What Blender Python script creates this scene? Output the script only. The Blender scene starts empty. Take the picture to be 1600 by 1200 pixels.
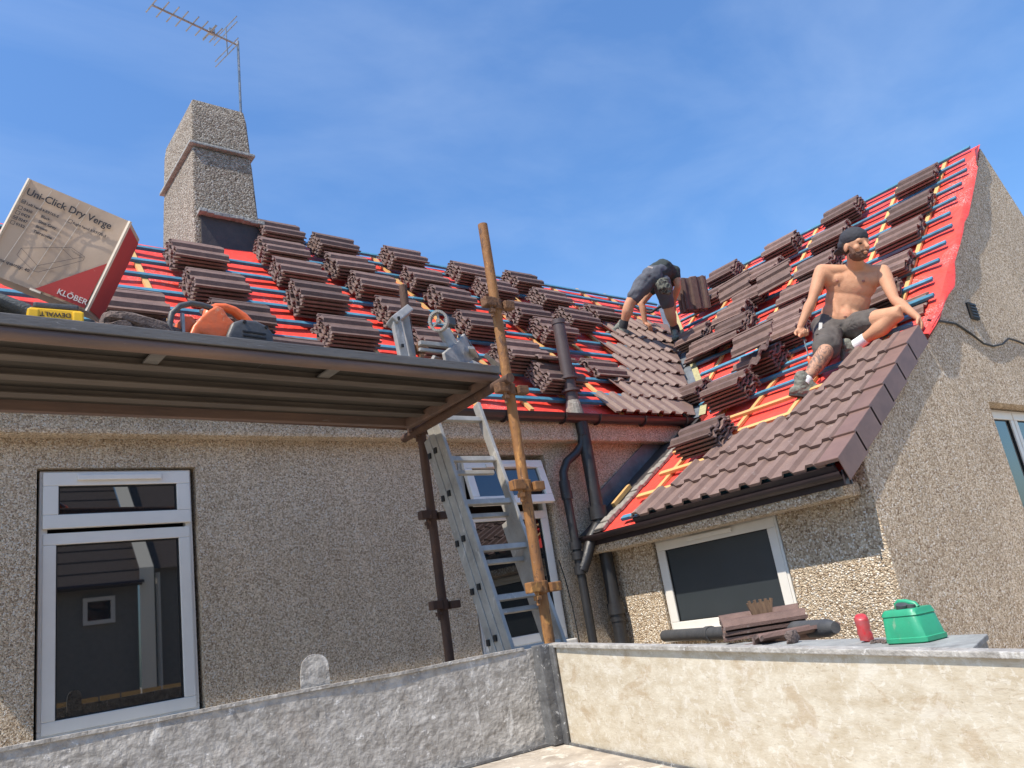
import bpy, bmesh, math, random
from math import radians, sin, cos, pi, sqrt, atan2, tan
from mathutils import Vector, Matrix, Quaternion, noise
from mathutils.geometry import tessellate_polygon
random.seed(7)
S = bpy.context.scene
COL = S.collection

# ---------------------------------------------------------------- camera
F = 1238.9
PITCH, ROLL, YAW = 0.28244454, -0.16057918, 0.69817286
def cam_axes():
    cy, sy, cp, sp = cos(YAW), sin(YAW), cos(PITCH), sin(PITCH)
    fwd = Vector((sy*cp, cy*cp, sp)); right = Vector((cy, -sy, 0)); up = right.cross(fwd)
    cr, sr = cos(ROLL), sin(ROLL)
    return cr*right+sr*up, -sr*right+cr*up, fwd
CR, CU, CF = cam_axes()
cam_d = bpy.data.cameras.new('camera'); cam = bpy.data.objects.new('camera', cam_d); COL.objects.link(cam)
cam.matrix_world = Matrix(((CR.x, CU.x, -CF.x, 0), (CR.y, CU.y, -CF.y, 0), (CR.z, CU.z, -CF.z, 0), (0, 0, 0, 1)))
cam_d.sensor_fit = 'HORIZONTAL'; cam_d.sensor_width = 36; cam_d.lens = 36*F/1600
cam_d.clip_start = 0.05; cam_d.clip_end = 2000
S.camera = cam

# ---------------------------------------------------------------- light
SUN = Vector((-1.0, -0.208, 1.62)).normalized()      # towards the sun
EL = math.asin(SUN.z)
sd = bpy.data.lights.new('sun', 'SUN'); so = bpy.data.objects.new('sun', sd); COL.objects.link(so)
so.rotation_euler = SUN.to_track_quat('Z', 'Y').to_euler()
sd.energy = 3.7; sd.angle = radians(0.53); sd.color = (1.0, 0.91, 0.78)
W = bpy.data.worlds.new('World'); S.world = W; W.use_nodes = True
nt = W.node_tree; N = nt.nodes; L = nt.links
bg = N['Background']; sky = N.new('ShaderNodeTexSky'); sky.sky_type = 'NISHITA'; sky.sun_disc = False
sky.sun_elevation = EL; sky.sun_rotation = atan2(SUN.x, SUN.y)
sky.air_density = 1.3; sky.dust_density = 1.2; sky.ozone_density = 2.0
tc = N.new('ShaderNodeTexCoord'); mp = N.new('ShaderNodeMapping')
mp.inputs['Rotation'].default_value = (0.3, 0.5, 0.9); mp.inputs['Scale'].default_value = (1.0, 3.2, 5.5)
nz = N.new('ShaderNodeTexNoise'); nz.inputs['Scale'].default_value = 1.5; nz.inputs['Detail'].default_value = 7
nz.inputs['Roughness'].default_value = 0.55; nz.inputs['Distortion'].default_value = 0.25
cr_ = N.new('ShaderNodeValToRGB'); cr_.color_ramp.elements[0].position = 0.42; cr_.color_ramp.elements[1].position = 0.8
cr_.color_ramp.elements[0].color = (0, 0, 0, 1); cr_.color_ramp.elements[1].color = (0.12, 0.12, 0.12, 1)
mx = N.new('ShaderNodeMix'); mx.data_type = 'RGBA'
L.new(tc.outputs['Generated'], mp.inputs['Vector']); L.new(mp.outputs[0], nz.inputs['Vector'])
L.new(nz.outputs['Fac'], cr_.inputs[0]); L.new(cr_.outputs[0], mx.inputs[0])
tint = N.new('ShaderNodeMix'); tint.data_type = 'RGBA'; tint.blend_type = 'MULTIPLY'; tint.inputs[0].default_value = 1
tint.inputs[7].default_value = (0.60, 0.86, 1.16, 1)
L.new(sky.outputs[0], tint.inputs[6]); L.new(tint.outputs[2], mx.inputs[6]); mx.inputs[7].default_value = (6.2, 6.9, 7.6, 1)
L.new(mx.outputs[2], bg.inputs['Color']); bg.inputs['Strength'].default_value = 0.108
vs = S.view_settings; vs.view_transform = 'Standard'; vs.look = 'None'; vs.exposure = 0.80; vs.gamma = 1; vs.use_curve_mapping = False

# ---------------------------------------------------------------- picking points of the place
def ray(x, y): return CR*((x-800)/F) - CU*((y-600)/F) + CF
def onY(x, y, D): r = ray(x, y); return r*(D/r.y)
def onX(x, y, D): r = ray(x, y); return r*(D/r.x)
def onZ(x, y, D): r = ray(x, y); return r*(D/r.z)
def onP(x, y, p, n): r = ray(x, y); return r*(Vector(p).dot(n)/r.dot(n))
def at(x, y, d): return ray(x, y).normalized()*d

class Frame:      # a roof plane: u along the eaves, s up the slope, h off the plane
    def __init__(self, o, sdir):
        self.o = Vector(o); self.s = Vector(sdir).normalized()
        self.n = Vector((0, 0, 1)) - self.s*self.s.z; self.n.normalize(); self.u = self.s.cross(self.n)
    def p(self, u, s, h=0): return self.o + self.u*u + self.s*s + self.n*h
    def hit(self, x, y, h=0):
        q = onP(x, y, self.o+self.n*h, self.n)-self.o; return q.dot(self.u), q.dot(self.s)
    def mat(self, u, s, h=0, rz=0):
        m = Matrix((self.u, self.s, self.n)).transposed().to_4x4(); m.translation = self.p(u, s, h)
        return m @ Matrix.Rotation(rz, 4, 'Z')
TM, TL, TU = radians(47.7), radians(32), radians(42)
MR = Frame((0, 5.36, 1.75), (0, cos(TM), sin(TM)))
WL = Frame((5.11, 0, .60), (cos(TL), 0, sin(TL)))
WU = Frame((7.43, 0, 2.05), (cos(TU), 0, sin(TU)))
WLS = (7.43-5.11)/cos(TL); WUS = (10.23-7.43)/cos(TU); MS = 2.83/sin(TM)
def valley_x(z): return 5.11+(z-.6)/.6249 if z < 2.05 else 10.23-(4.57-z)/.9004
def valley_y(z): return 5.36+(z-1.75)/tan(TM)

# ---------------------------------------------------------------- mesh building
class MB:
    def __init__(self): self.v = []; self.f = []; self.mi = []; self.m = 0
    def add(self, vs, fs):
        o = len(self.v); self.v += [tuple(v) for v in vs]
        for f in fs: self.f.append(tuple(i+o for i in f)); self.mi.append(self.m)
    def box(self, c, size, R=None):
        sx, sy, sz = size[0]/2, size[1]/2, size[2]/2; c = Vector(c)
        vs = [Vector((a*sx, b*sy, d*sz)) for a in (-1, 1) for b in (-1, 1) for d in (-1, 1)]
        if R is not None: vs = [R @ v for v in vs]
        self.add([c+v for v in vs], [(0, 1, 3, 2), (4, 6, 7, 5), (0, 4, 5, 1), (2, 3, 7, 6), (0, 2, 6, 4), (1, 5, 7, 3)])
    def mbox(self, M, a, b):      # box from a to b in a local frame M
        vs = [M @ Vector((x, y, z)) for x in (a[0], b[0]) for y in (a[1], b[1]) for z in (a[2], b[2])]
        self.add(vs, [(0, 1, 3, 2), (4, 6, 7, 5), (0, 4, 5, 1), (2, 3, 7, 6), (0, 2, 6, 4), (1, 5, 7, 3)])
    def bar(self, p, q, w, h, up=(0, 0, 1)):
        p, q = Vector(p), Vector(q); d = (q-p).normalized(); x = d.cross(Vector(up)).normalized(); z = x.cross(d)
        vs = []
        for e in (p, q):
            for a, b in ((-1, -1), (1, -1), (1, 1), (-1, 1)): vs.append(e+x*a*w/2+z*b*h/2)
        self.add(vs, [(3, 2, 1, 0), (4, 5, 6, 7), (0, 1, 5, 4), (1, 2, 6, 5), (2, 3, 7, 6), (3, 0, 4, 7)])
    def tube(self, pts, r, n=12, caps=True):
        pts = [Vector(p) for p in pts]; rs = r if isinstance(r, (list, tuple)) else [r]*len(pts)
        vs = []; fs = []; up = None
        for i, p in enumerate(pts):
            d = ((pts[min(i+1, len(pts)-1)]-pts[max(i-1, 0)])).normalized()
            if up is None: up = d.orthogonal().normalized()
            up = (up - d*up.dot(d)).normalized(); w = d.cross(up)
            for k in range(n):
                a = 2*pi*k/n; vs.append(p+(up*cos(a)+w*sin(a))*rs[i])
        for i in range(len(pts)-1):
            for k in range(n):
                a, b = i*n+k, i*n+(k+1) % n; fs.append((a, b, b+n, a+n))
        if caps: fs.append(tuple(range(n-1, -1, -1))); fs.append(tuple(range((len(pts)-1)*n, len(pts)*n)))
        self.add(vs, fs)
    def poly(self, loops, offs, thick):   # flat polygon with holes, extruded by thick (a vector)
        tris = tessellate_polygon([[Vector(v) for v in l] for l in loops]); flat = [Vector(v) for l in loops for v in l]
        thick = Vector(thick); n = len(flat)
        fs = [tuple(t) for t in tris] + [tuple(i+n for i in reversed(t)) for t in tris]
        o = 0
        for l in loops:
            k = len(l)
            for i in range(k): a, b = o+i, o+(i+1) % k; fs.append((a, b, b+n, a+n))
            o += k
        self.add([v+Vector(offs) for v in flat]+[v+Vector(offs)+thick for v in flat], fs)
    def quad(self, a, b, c, d): self.add([a, b, c, d], [(0, 1, 2, 3)])
    def build(self, name, mat, parent=None, smooth=False, bevel=0, seg=2, normals=True):
        me = bpy.data.meshes.new(name); me.from_pydata(self.v, [], self.f)
        bm = bmesh.new(); bm.from_mesh(me)
        if normals: bmesh.ops.recalc_face_normals(bm, faces=bm.faces)
        if bevel: bmesh.ops.bevel(bm, geom=[e for e in bm.edges if len(e.link_faces) == 2 and e.calc_face_angle(0) > .6], offset=bevel, segments=seg, affect='EDGES', profile=.6)
        bm.to_mesh(me); bm.free()
        mats = mat if isinstance(mat, (list, tuple)) else [mat]
        for m in mats: me.materials.append(m)
        if len(mats) > 1 and not bevel: me.polygons.foreach_set('material_index', self.mi)
        if smooth:
            me.polygons.foreach_set('use_smooth', [True]*len(me.polygons))
            try: me.set_sharp_from_angle(angle=radians(38))
            except Exception: pass
        o = bpy.data.objects.new(name, me); COL.objects.link(o)
        if parent is not None: o.parent = parent; o.matrix_parent_inverse = world_inv(parent)
        return o
def world_inv(o):
    m = o.matrix_basis.copy(); p = o
    while p.parent is not None: m = p.parent.matrix_basis @ p.matrix_parent_inverse @ m if False else m; p = p.parent
    return m.inverted() if o.parent is None else Matrix.Identity(4)
def tag(o, label=None, cat=None, group=None, kind=None):
    if label: o['label'] = label
    if cat: o['category'] = cat
    if group: o['group'] = group
    if kind: o['kind'] = kind
    return o
def thing(name, loc, label, cat, group=None):
    o = bpy.data.objects.new(name, None); COL.objects.link(o); o.location = loc; o.empty_display_size = .1
    return tag(o, label, cat, group)

# ---------------------------------------------------------------- materials
def mat(name, col, rough=.6, metal=0, noise_amt=0, nscale=8, bump=0, bscale=60, col2=None, spec=.5, coat=0, obj_rand=0, detail=6, stretch=None, contrast=.5):
    m = bpy.data.materials.new(name); m.use_nodes = True; t = m.node_tree; n = t.nodes; l = t.links
    b = n['Principled BSDF']; b.inputs['Roughness'].default_value = rough; b.inputs['Metallic'].default_value = metal
    b.inputs['Specular IOR Level'].default_value = spec; b.inputs['Coat Weight'].default_value = coat
    b.inputs['Base Color'].default_value = (*col, 1)
    tcn = n.new('ShaderNodeTexCoord'); vec = tcn.outputs['Object']
    if stretch:
        mpn = n.new('ShaderNodeMapping'); mpn.inputs['Scale'].default_value = stretch; l.new(vec, mpn.inputs['Vector']); vec = mpn.outputs[0]
    out = None
    if noise_amt or col2:
        z = n.new('ShaderNodeTexNoise'); z.inputs['Scale'].default_value = nscale; z.inputs['Detail'].default_value = detail; z.inputs['Roughness'].default_value = .65
        l.new(vec, z.inputs['Vector'])
        r = n.new('ShaderNodeValToRGB'); r.color_ramp.elements[0].position = .5-contrast*.4; r.color_ramp.elements[1].position = .5+contrast*.4
        c2 = col2 or tuple(c*(1-noise_amt) for c in col)
        r.color_ramp.elements[0].color = (*c2, 1); r.color_ramp.elements[1].color = (*col, 1)
        l.new(z.outputs['Fac'], r.inputs[0]); out = r.outputs[0]
    if obj_rand:
        oi = n.new('ShaderNodeObjectInfo'); mr = n.new('ShaderNodeMapRange'); mr.inputs[3].default_value = 1-obj_rand; mr.inputs[4].default_value = 1+obj_rand
        l.new(oi.outputs['Random'], mr.inputs[0]); mm = n.new('ShaderNodeVectorMath'); mm.operation = 'MULTIPLY'
        if out: l.new(out, mm.inputs[0])
        else: mm.inputs[0].default_value = col
        l.new(mr.outputs[0], mm.inputs[1]); out = mm.outputs[0]
    if out: l.new(out, b.inputs['Base Color'])
    if bump:
        z2 = n.new('ShaderNodeTexNoise'); z2.inputs['Scale'].default_value = bscale; z2.inputs['Detail'].default_value = 5
        l.new(vec, z2.inputs['Vector']); bp = n.new('ShaderNodeBump'); bp.inputs['Strength'].default_value = bump; bp.inputs['Distance'].default_value = .01
        l.new(z2.outputs['Fac'], bp.inputs['Height']); l.new(bp.outputs[0], b.inputs['Normal'])
    return m
def roughcast(name, dark=1.04, scale=84, grey=-.08):
    m = bpy.data.materials.new(name); m.use_nodes = True; t = m.node_tree; n = t.nodes; l = t.links
    b = n['Principled BSDF']; b.inputs['Roughness'].default_value = .85; b.inputs['Specular IOR Level'].default_value = .25
    tcn = n.new('ShaderNodeTexCoord'); v = n.new('ShaderNodeTexVoronoi'); v.inputs['Scale'].default_value = scale; v.inputs['Randomness'].default_value = 1
    wn = n.new('ShaderNodeTexNoise'); wn.inputs['Scale'].default_value = 90; mixv = n.new('ShaderNodeMix'); mixv.data_type = 'VECTOR'; mixv.inputs[0].default_value = .012
    l.new(tcn.outputs['Object'], wn.inputs['Vector']); l.new(tcn.outputs['Object'], mixv.inputs[4]); l.new(wn.outputs['Color'], mixv.inputs[5])
    l.new(mixv.outputs[1], v.inputs['Vector'])
    sep = n.new('ShaderNodeSeparateColor'); l.new(v.outputs['Color'], sep.inputs[0])
    r = n.new('ShaderNodeValToRGB'); e = r.color_ramp.elements
    e[0].position = 0; e[0].color = (.27*dark, .195*dark, .13*dark, 1); e[1].position = 1; e[1].color = (min(.95, 1.0*dark), min(.9, .93*dark), min(.82, .80*dark), 1)
    for p, c in ((.14, (.44, .335, .235)), (.36, (.56, .445, .32)), (.60, (.68, .56, .415)), (.84, (.84, .72, .565))):
        x = e.new(p); x.color = (*[q*dark for q in c], 1)
    l.new(sep.outputs[0], r.inputs[0])
    # mortar in the gaps
    d = n.new('ShaderNodeMapRange'); d.inputs[1].default_value = .3; d.inputs[2].default_value = .9; d.inputs[3].default_value = 1; d.inputs[4].default_value = .80
    l.new(v.outputs['Distance'], d.inputs[0])
    big = n.new('ShaderNodeTexNoise'); big.inputs['Scale'].default_value = 1.1; big.inputs['Detail'].default_value = 5; l.new(tcn.outputs['Object'], big.inputs['Vector'])
    br = n.new('ShaderNodeMapRange'); br.inputs[1].default_value = .3; br.inputs[2].default_value = .75; br.inputs[3].default_value = .78; br.inputs[4].default_value = 1.12
    smp = n.new('ShaderNodeMapping'); smp.inputs['Scale'].default_value = (5, 5, .55); l.new(tcn.outputs['Object'], smp.inputs[0]); stn = n.new('ShaderNodeTexNoise'); stn.inputs['Scale'].default_value = 1.0; stn.inputs['Detail'].default_value = 6; l.new(smp.outputs[0], stn.inputs['Vector'])
    avg = n.new('ShaderNodeMath'); avg.operation = 'ADD'; l.new(stn.outputs['Fac'], avg.inputs[0]); l.new(big.outputs['Fac'], avg.inputs[1]); hf = n.new('ShaderNodeMath'); hf.operation = 'MULTIPLY'; hf.inputs[1].default_value = .5; l.new(avg.outputs[0], hf.inputs[0]); l.new(hf.outputs[0], br.inputs[0])
    m1 = n.new('ShaderNodeVectorMath'); m1.operation = 'MULTIPLY'; l.new(r.outputs[0], m1.inputs[0]); l.new(d.outputs[0], m1.inputs[1])
    m2 = n.new('ShaderNodeVectorMath'); m2.operation = 'MULTIPLY'; l.new(m1.outputs[0], m2.inputs[0]); l.new(br.outputs[0], m2.inputs[1])
    hs_ = n.new('ShaderNodeHueSaturation'); hs_.inputs['Saturation'].default_value = 1-grey; l.new(m2.outputs[0], hs_.inputs['Color']); l.new(hs_.outputs[0], b.inputs['Base Color'])
    inv = n.new('ShaderNodeMath'); inv.operation = 'SUBTRACT'; inv.inputs[0].default_value = 1; l.new(v.outputs['Distance'], inv.inputs[1])
    bp = n.new('ShaderNodeBump'); bp.inputs['Strength'].default_value = 1; bp.inputs['Distance'].default_value = .015; l.new(inv.outputs[0], bp.inputs['Height'])
    l.new(bp.outputs[0], b.inputs['Normal'])
    return m
M = {}
M['cast'] = roughcast('roughcast')
M['castfine'] = roughcast('fine_roughcast', 1.24, 130)
M['cast_dark'] = roughcast('roughcast_weathered', .50, 60, .2)
def felt():
    m = mat('red_felt', (.90, .088, .056), .45, col2=(.80, .055, .042), nscale=2.2, bump=.0, spec=.45, contrast=.6)
    n = m.node_tree.nodes; l = m.node_tree.links; b = n['Principled BSDF']
    tcn = n.new('ShaderNodeTexCoord'); z = n.new('ShaderNodeTexNoise'); z.inputs['Scale'].default_value = 5; z.inputs['Detail'].default_value = 4; z.inputs['Distortion'].default_value = 1.6
    l.new(tcn.outputs['Object'], z.inputs['Vector']); bp = n.new('ShaderNodeBump'); bp.inputs['Strength'].default_value = .7; bp.inputs['Distance'].default_value = .03
    l.new(z.outputs['Fac'], bp.inputs['Height']); l.new(bp.outputs[0], b.inputs['Normal'])
    # worn white printing: broken pale marks
    mpn = n.new('ShaderNodeMapping'); mpn.inputs['Scale'].default_value = (1.0, 1.0, 1.0); l.new(tcn.outputs['Object'], mpn.inputs[0])
    a = n.new('ShaderNodeTexNoise'); a.inputs['Scale'].default_value = 1.7; a.inputs['Detail'].default_value = 1; l.new(mpn.outputs[0], a.inputs['Vector'])
    c = n.new('ShaderNodeTexNoise'); c.inputs['Scale'].default_value = 24; c.inputs['Detail'].default_value = 3; c.inputs['Distortion'].default_value = 3; l.new(mpn.outputs[0], c.inputs['Vector'])
    ra = n.new('ShaderNodeMapRange'); ra.inputs[1].default_value = .56; ra.inputs[2].default_value = .62; l.new(a.outputs['Fac'], ra.inputs[0])
    rc = n.new('ShaderNodeMapRange'); rc.inputs[1].default_value = .54; rc.inputs[2].default_value = .6; l.new(c.outputs['Fac'], rc.inputs[0])
    mu = n.new('ShaderNodeMath'); mu.operation = 'MULTIPLY'; l.new(ra.outputs[0], mu.inputs[0]); l.new(rc.outputs[0], mu.inputs[1])
    mu2 = n.new('ShaderNodeMath'); mu2.operation = 'MULTIPLY'; mu2.inputs[1].default_value = .5; l.new(mu.outputs[0], mu2.inputs[0])
    old = b.inputs['Base Color'].links[0].from_socket; mxn = n.new('ShaderNodeMix'); mxn.data_type = 'RGBA'; l.new(mu2.outputs[0], mxn.inputs[0]); l.new(old, mxn.inputs[6]); mxn.inputs[7].default_value = (.8, .45, .42, 1)
    l.new(mxn.outputs[2], b.inputs['Base Color'])
    return m
M['felt'] = felt()
M['blue'] = mat('blue_treated_timber', (.075, .25, .36), .6, col2=(.035, .13, .21), nscale=9, bump=.3, bscale=120, obj_rand=.2)
M['pine'] = mat('new_pine', (.66, .42, .17), .6, col2=(.52, .30, .10), nscale=20, stretch=(1, 8, 8), bump=.2, bscale=90, obj_rand=.12)
M['tile'] = mat('brown_concrete_tile', (.195, .122, .100), .68, col2=(.125, .077, .064), nscale=14, bump=.5, bscale=140, obj_rand=.3, spec=.4)
M['tile_laid'] = mat('dusty_concrete_tile', (.25, .168, .138), .62, col2=(.14, .088, .072), nscale=5, bump=.4, bscale=110, spec=.4, contrast=.9)
M['tile_end'] = mat('rough_tile_end', (.26, .19, .17), .9, col2=(.11, .07, .065), nscale=60, bump=1, bscale=200)
M['verge'] = mat('brown_plastic_verge', (.21, .125, .10), .5, col2=(.15, .088, .072), nscale=6, obj_rand=.1)
M['lead'] = mat('grey_lead', (.19, .21, .23), .45, .1, col2=(.10, .11, .125), nscale=7, bump=.4, bscale=14)
M['leaddark'] = mat('dark_slate_soaker', (.060, .050, .046), .6, col2=(.03, .028, .03), nscale=6, bump=.4, bscale=22)
M['foam'] = mat('yellowed_valley_foam', (.42, .38, .20), .9, col2=(.28, .25, .13), nscale=20, bump=.6, bscale=60)
M['gutter'] = mat('dark_brown_gutter', (.035, .022, .022), .38, col2=(.022, .015, .016), nscale=9, bump=.1, bscale=20)
M['pipe'] = mat('black_painted_iron', (.016, .016, .018), .45, col2=(.028, .027, .028), nscale=10, bump=.35, bscale=40)
M['vent'] = mat('brown_plastic_pipe', (.085, .060, .056), .5, col2=(.06, .042, .04), nscale=5, bump=.1, bscale=20)
M['mortarpale'] = mat('pale_mortar', (.36, .36, .34), .95, col2=(.18, .175, .165), nscale=20, bump=.8, bscale=50)
M['mortar'] = mat('grey_mortar', (.34, .31, .27), .95, col2=(.16, .14, .12), nscale=25, bump=1, bscale=60)
M['white'] = mat('white_upvc', (.74, .71, .65), .28, noise_amt=.08, nscale=5)
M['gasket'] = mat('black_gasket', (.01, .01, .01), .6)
M['glass'] = mat('window_glass', (.006, .009, .011), .015, spec=1.0)
M['glass'].node_tree.nodes['Principled BSDF'].inputs['IOR'].default_value = 1.75
M['frosted'] = mat('frosted_glass', (.035, .043, .048), .38, col2=(.025, .031, .035), nscale=1.5, spec=.8)
M['rust'] = mat('rusty_scaffold_tube', (.36, .17, .05), .72, .15, col2=(.14, .062, .03), nscale=11, bump=.5, bscale=60, contrast=.7, stretch=(1, 1, .45))
M['rustdark'] = mat('dark_rusty_tube', (.12, .06, .035), .75, .15, col2=(.05, .03, .024), nscale=11, bump=.5, bscale=60, contrast=.7, stretch=(1, 1, .45))
M['coupler'] = mat('rusted_coupler', (.22, .11, .05), .75, .2, col2=(.09, .045, .028), nscale=22, bump=.6, bscale=90)
M['deckunder'] = mat('dark_brown_stringer', (.13, .105, .082), .6, .2, col2=(.07, .055, .045), nscale=5, bump=.2, bscale=40, stretch=(.5, 3, 3))  # darker, browner version of the deck metal for the stringers
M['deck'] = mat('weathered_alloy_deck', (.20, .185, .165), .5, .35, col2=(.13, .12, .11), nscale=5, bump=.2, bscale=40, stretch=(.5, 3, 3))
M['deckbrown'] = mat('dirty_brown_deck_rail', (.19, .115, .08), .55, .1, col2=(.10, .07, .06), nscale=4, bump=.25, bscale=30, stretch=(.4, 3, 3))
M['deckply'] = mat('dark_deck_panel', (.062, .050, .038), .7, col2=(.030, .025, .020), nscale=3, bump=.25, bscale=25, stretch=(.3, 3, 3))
M['alu'] = mat('worn_aluminium', (.46, .44, .40), .48, .3, col2=(.27, .26, .24), nscale=7, bump=.15, bscale=50)
M['card'] = mat('cardboard', (.54, .41, .305), .8, col2=(.45, .335, .245), nscale=3, bump=.25, bscale=9)
M['cardred'] = mat('red_printed_card', (.50, .045, .035), .6, col2=(.38, .035, .03), nscale=4)
M['cardpale'] = mat('pale_card_edge', (.66, .58, .48), .8, noise_amt=.15, nscale=30)
M['ink'] = mat('black_ink', (.03, .026, .03), .7)
M['inkline'] = mat('grey_ink_line', (.07, .055, .05), .7)
M['inkwhite'] = mat('white_print', (.72, .66, .60), .7)
M['orange'] = mat('orange_saw_plastic', (.80, .13, .02), .4, col2=(.62, .16, .06), nscale=9, bump=.15, bscale=50)
M['dkgrey'] = mat('dark_grey_plastic', (.045, .047, .052), .5, col2=(.085, .085, .085), nscale=16, bump=.2, bscale=60)
M['steel'] = mat('bare_steel', (.42, .40, .37), .4, .7, noise_amt=.4, nscale=20)
M['yellow'] = mat('yellow_plastic', (.85, .50, .02), .38, noise_amt=.12, nscale=20)
M['maroon'] = mat('maroon_cloth', (.10, .018, .035), .9, noise_amt=.4, nscale=10, bump=.4, bscale=30)
M['bag'] = mat('grey_canvas', (.10, .11, .115), .85, noise_amt=.4, nscale=8, bump=.5, bscale=120)
M['rubble'] = mat('broken_concrete', (.20, .15, .13), .95, col2=(.075, .055, .05), nscale=30, bump=1, bscale=90)
M['debris'] = mat('grey_broken_plastic', (.38, .35, .31), .55, col2=(.17, .17, .165), nscale=12, bump=.3, bscale=40)
M['green'] = mat('green_plastic', (.03, .36, .19), .42, col2=(.035, .26, .14), nscale=8, bump=.15, bscale=30, contrast=.8)
M['can'] = mat('red_can', (.58, .02, .025), .35, .2, col2=(.45, .10, .10), nscale=24, contrast=.35)
M['bristle'] = mat('brown_bristle', (.20, .125, .075), .9, col2=(.09, .055, .035), nscale=60, stretch=(1, 1, .15))
M['galv'] = mat('dirty_galvanised_panel', (.50, .475, .435), .62, .1, col2=(.22, .20, .175), nscale=16, bump=1.0, bscale=40, contrast=.5, detail=14)
M['galvdark'] = mat('dark_galvanised_post', (.20, .20, .20), .6, .25, col2=(.065, .065, .068), nscale=14, bump=.5, bscale=40, contrast=.5, detail=10)
M['ply'] = mat('scuffed_cream_panel', (.60, .55, .45), .7, col2=(.40, .325, .22), nscale=9, bump=.12, bscale=60, contrast=.55, detail=15, stretch=(1.3, 1.3, 2.6))
M['bed'] = mat('scuffed_truck_floor', (.50, .44, .36), .75, col2=(.24, .20, .16), nscale=7, bump=.4, bscale=30, detail=10)
M['slab'] = mat('mineral_felt_roof', (.33, .34, .33), .9, col2=(.18, .18, .175), nscale=10, bump=.6, bscale=70)
M['ground_bounce'] = mat('pale_bounce_ground', (.60, .51, .40), .9, noise_amt=.3, nscale=30, bump=.5, bscale=120)  # unseen ground, made pale and warm to bounce light up the walls
M['skin'] = mat('tanned_skin', (.58, .31, .185), .6, col2=(.48, .235, .14), nscale=6, bump=.35, bscale=130, spec=.22)  # tan skin tone, mottled at random
M['shorts'] = mat('charcoal_cloth', (.105, .090, .080), .9, col2=(.065, .055, .050), nscale=10, bump=.7, bscale=16)
M['navy'] = mat('dark_navy_cloth', (.035, .036, .045), .85, noise_amt=.3, nscale=10, bump=.4, bscale=22)
M['shirt'] = mat('dark_green_grey_shirt', (.030, .040, .038), .9, noise_amt=.3, nscale=10, bump=.5, bscale=20)
M['greyshorts'] = mat('slate_grey_shorts', (.095, .10, .12), .85, noise_amt=.25, nscale=10, bump=.5, bscale=18)
M['pouch'] = mat('camouflage_pouch', (.13, .13, .10), .85, col2=(.022, .023, .022), nscale=26, contrast=.15, bump=.4, bscale=50)
M['stubble'] = mat('brown_stubble', (.16, .075, .045), .8, col2=(.085, .04, .026), nscale=90, bump=.6, bscale=200)
M['hair'] = mat('dark_hair', (.035, .02, .014), .8, noise_amt=.4, nscale=60, bump=.6, bscale=200)
M['boot'] = mat('worn_grey_boot', (.22, .22, .18), .75, col2=(.09, .09, .075), nscale=22, bump=.7, bscale=60)
M['sole'] = mat('black_rubber_sole', (.03, .028, .026), .8, bump=.3, bscale=60)
M['sock'] = mat('white_sock', (.75, .75, .76), .9, bump=.4, bscale=150)
M['darksock'] = mat('dark_sock', (.03, .03, .033), .9, bump=.4, bscale=150)
def tattoo():
    m = mat('tattooed_skin', (.46, .245, .155), .6, bump=.1, bscale=50, spec=.35, noise_amt=.1, nscale=9)
    n = m.node_tree.nodes; l = m.node_tree.links; b = n['Principled BSDF']
    tcn = n.new('ShaderNodeTexCoord'); z = n.new('ShaderNodeTexNoise'); z.inputs['Scale'].default_value = 17; z.inputs['Detail'].default_value = 4; z.inputs['Distortion'].default_value = 2.2
    l.new(tcn.outputs['Object'], z.inputs['Vector']); r = n.new('ShaderNodeMapRange'); r.inputs[1].default_value = .44; r.inputs[2].default_value = .6
    l.new(z.outputs['Fac'], r.inputs[0]); mu = n.new('ShaderNodeMath'); mu.operation = 'MULTIPLY'; mu.inputs[1].default_value = .72; l.new(r.outputs[0], mu.inputs[0])
    old = b.inputs['Base Color'].links[0].from_socket; mxn = n.new('ShaderNodeMix'); mxn.data_type = 'RGBA'
    l.new(mu.outputs[0], mxn.inputs[0]); l.new(old, mxn.inputs[6]); mxn.inputs[7].default_value = (.075, .07, .07, 1); l.new(mxn.outputs[2], b.inputs['Base Color'])
    return m
M['tattoo'] = tattoo()

def scuffs(m, col, scale, thr, stretch, amt=.8, rot=0):
    n = m.node_tree.nodes; l = m.node_tree.links; b = n['Principled BSDF']; tcn = n.new('ShaderNodeTexCoord'); mp_ = n.new('ShaderNodeMapping')
    mp_.inputs['Scale'].default_value = stretch; mp_.inputs['Rotation'].default_value = (rot, rot, rot); z = n.new('ShaderNodeTexNoise'); z.inputs['Scale'].default_value = scale; z.inputs['Detail'].default_value = 8; z.inputs['Roughness'].default_value = .7; z.inputs['Distortion'].default_value = .6
    l.new(tcn.outputs['Object'], mp_.inputs[0]); l.new(mp_.outputs[0], z.inputs['Vector']); r = n.new('ShaderNodeMapRange'); r.inputs[1].default_value = thr; r.inputs[2].default_value = thr+.05; r.inputs[4].default_value = amt
    l.new(z.outputs['Fac'], r.inputs[0]); old = b.inputs['Base Color'].links[0].from_socket; x = n.new('ShaderNodeMix'); x.data_type = 'RGBA'
    l.new(r.outputs[0], x.inputs[0]); l.new(old, x.inputs[6]); x.inputs[7].default_value = (*col, 1); l.new(x.outputs[2], b.inputs['Base Color'])
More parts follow.
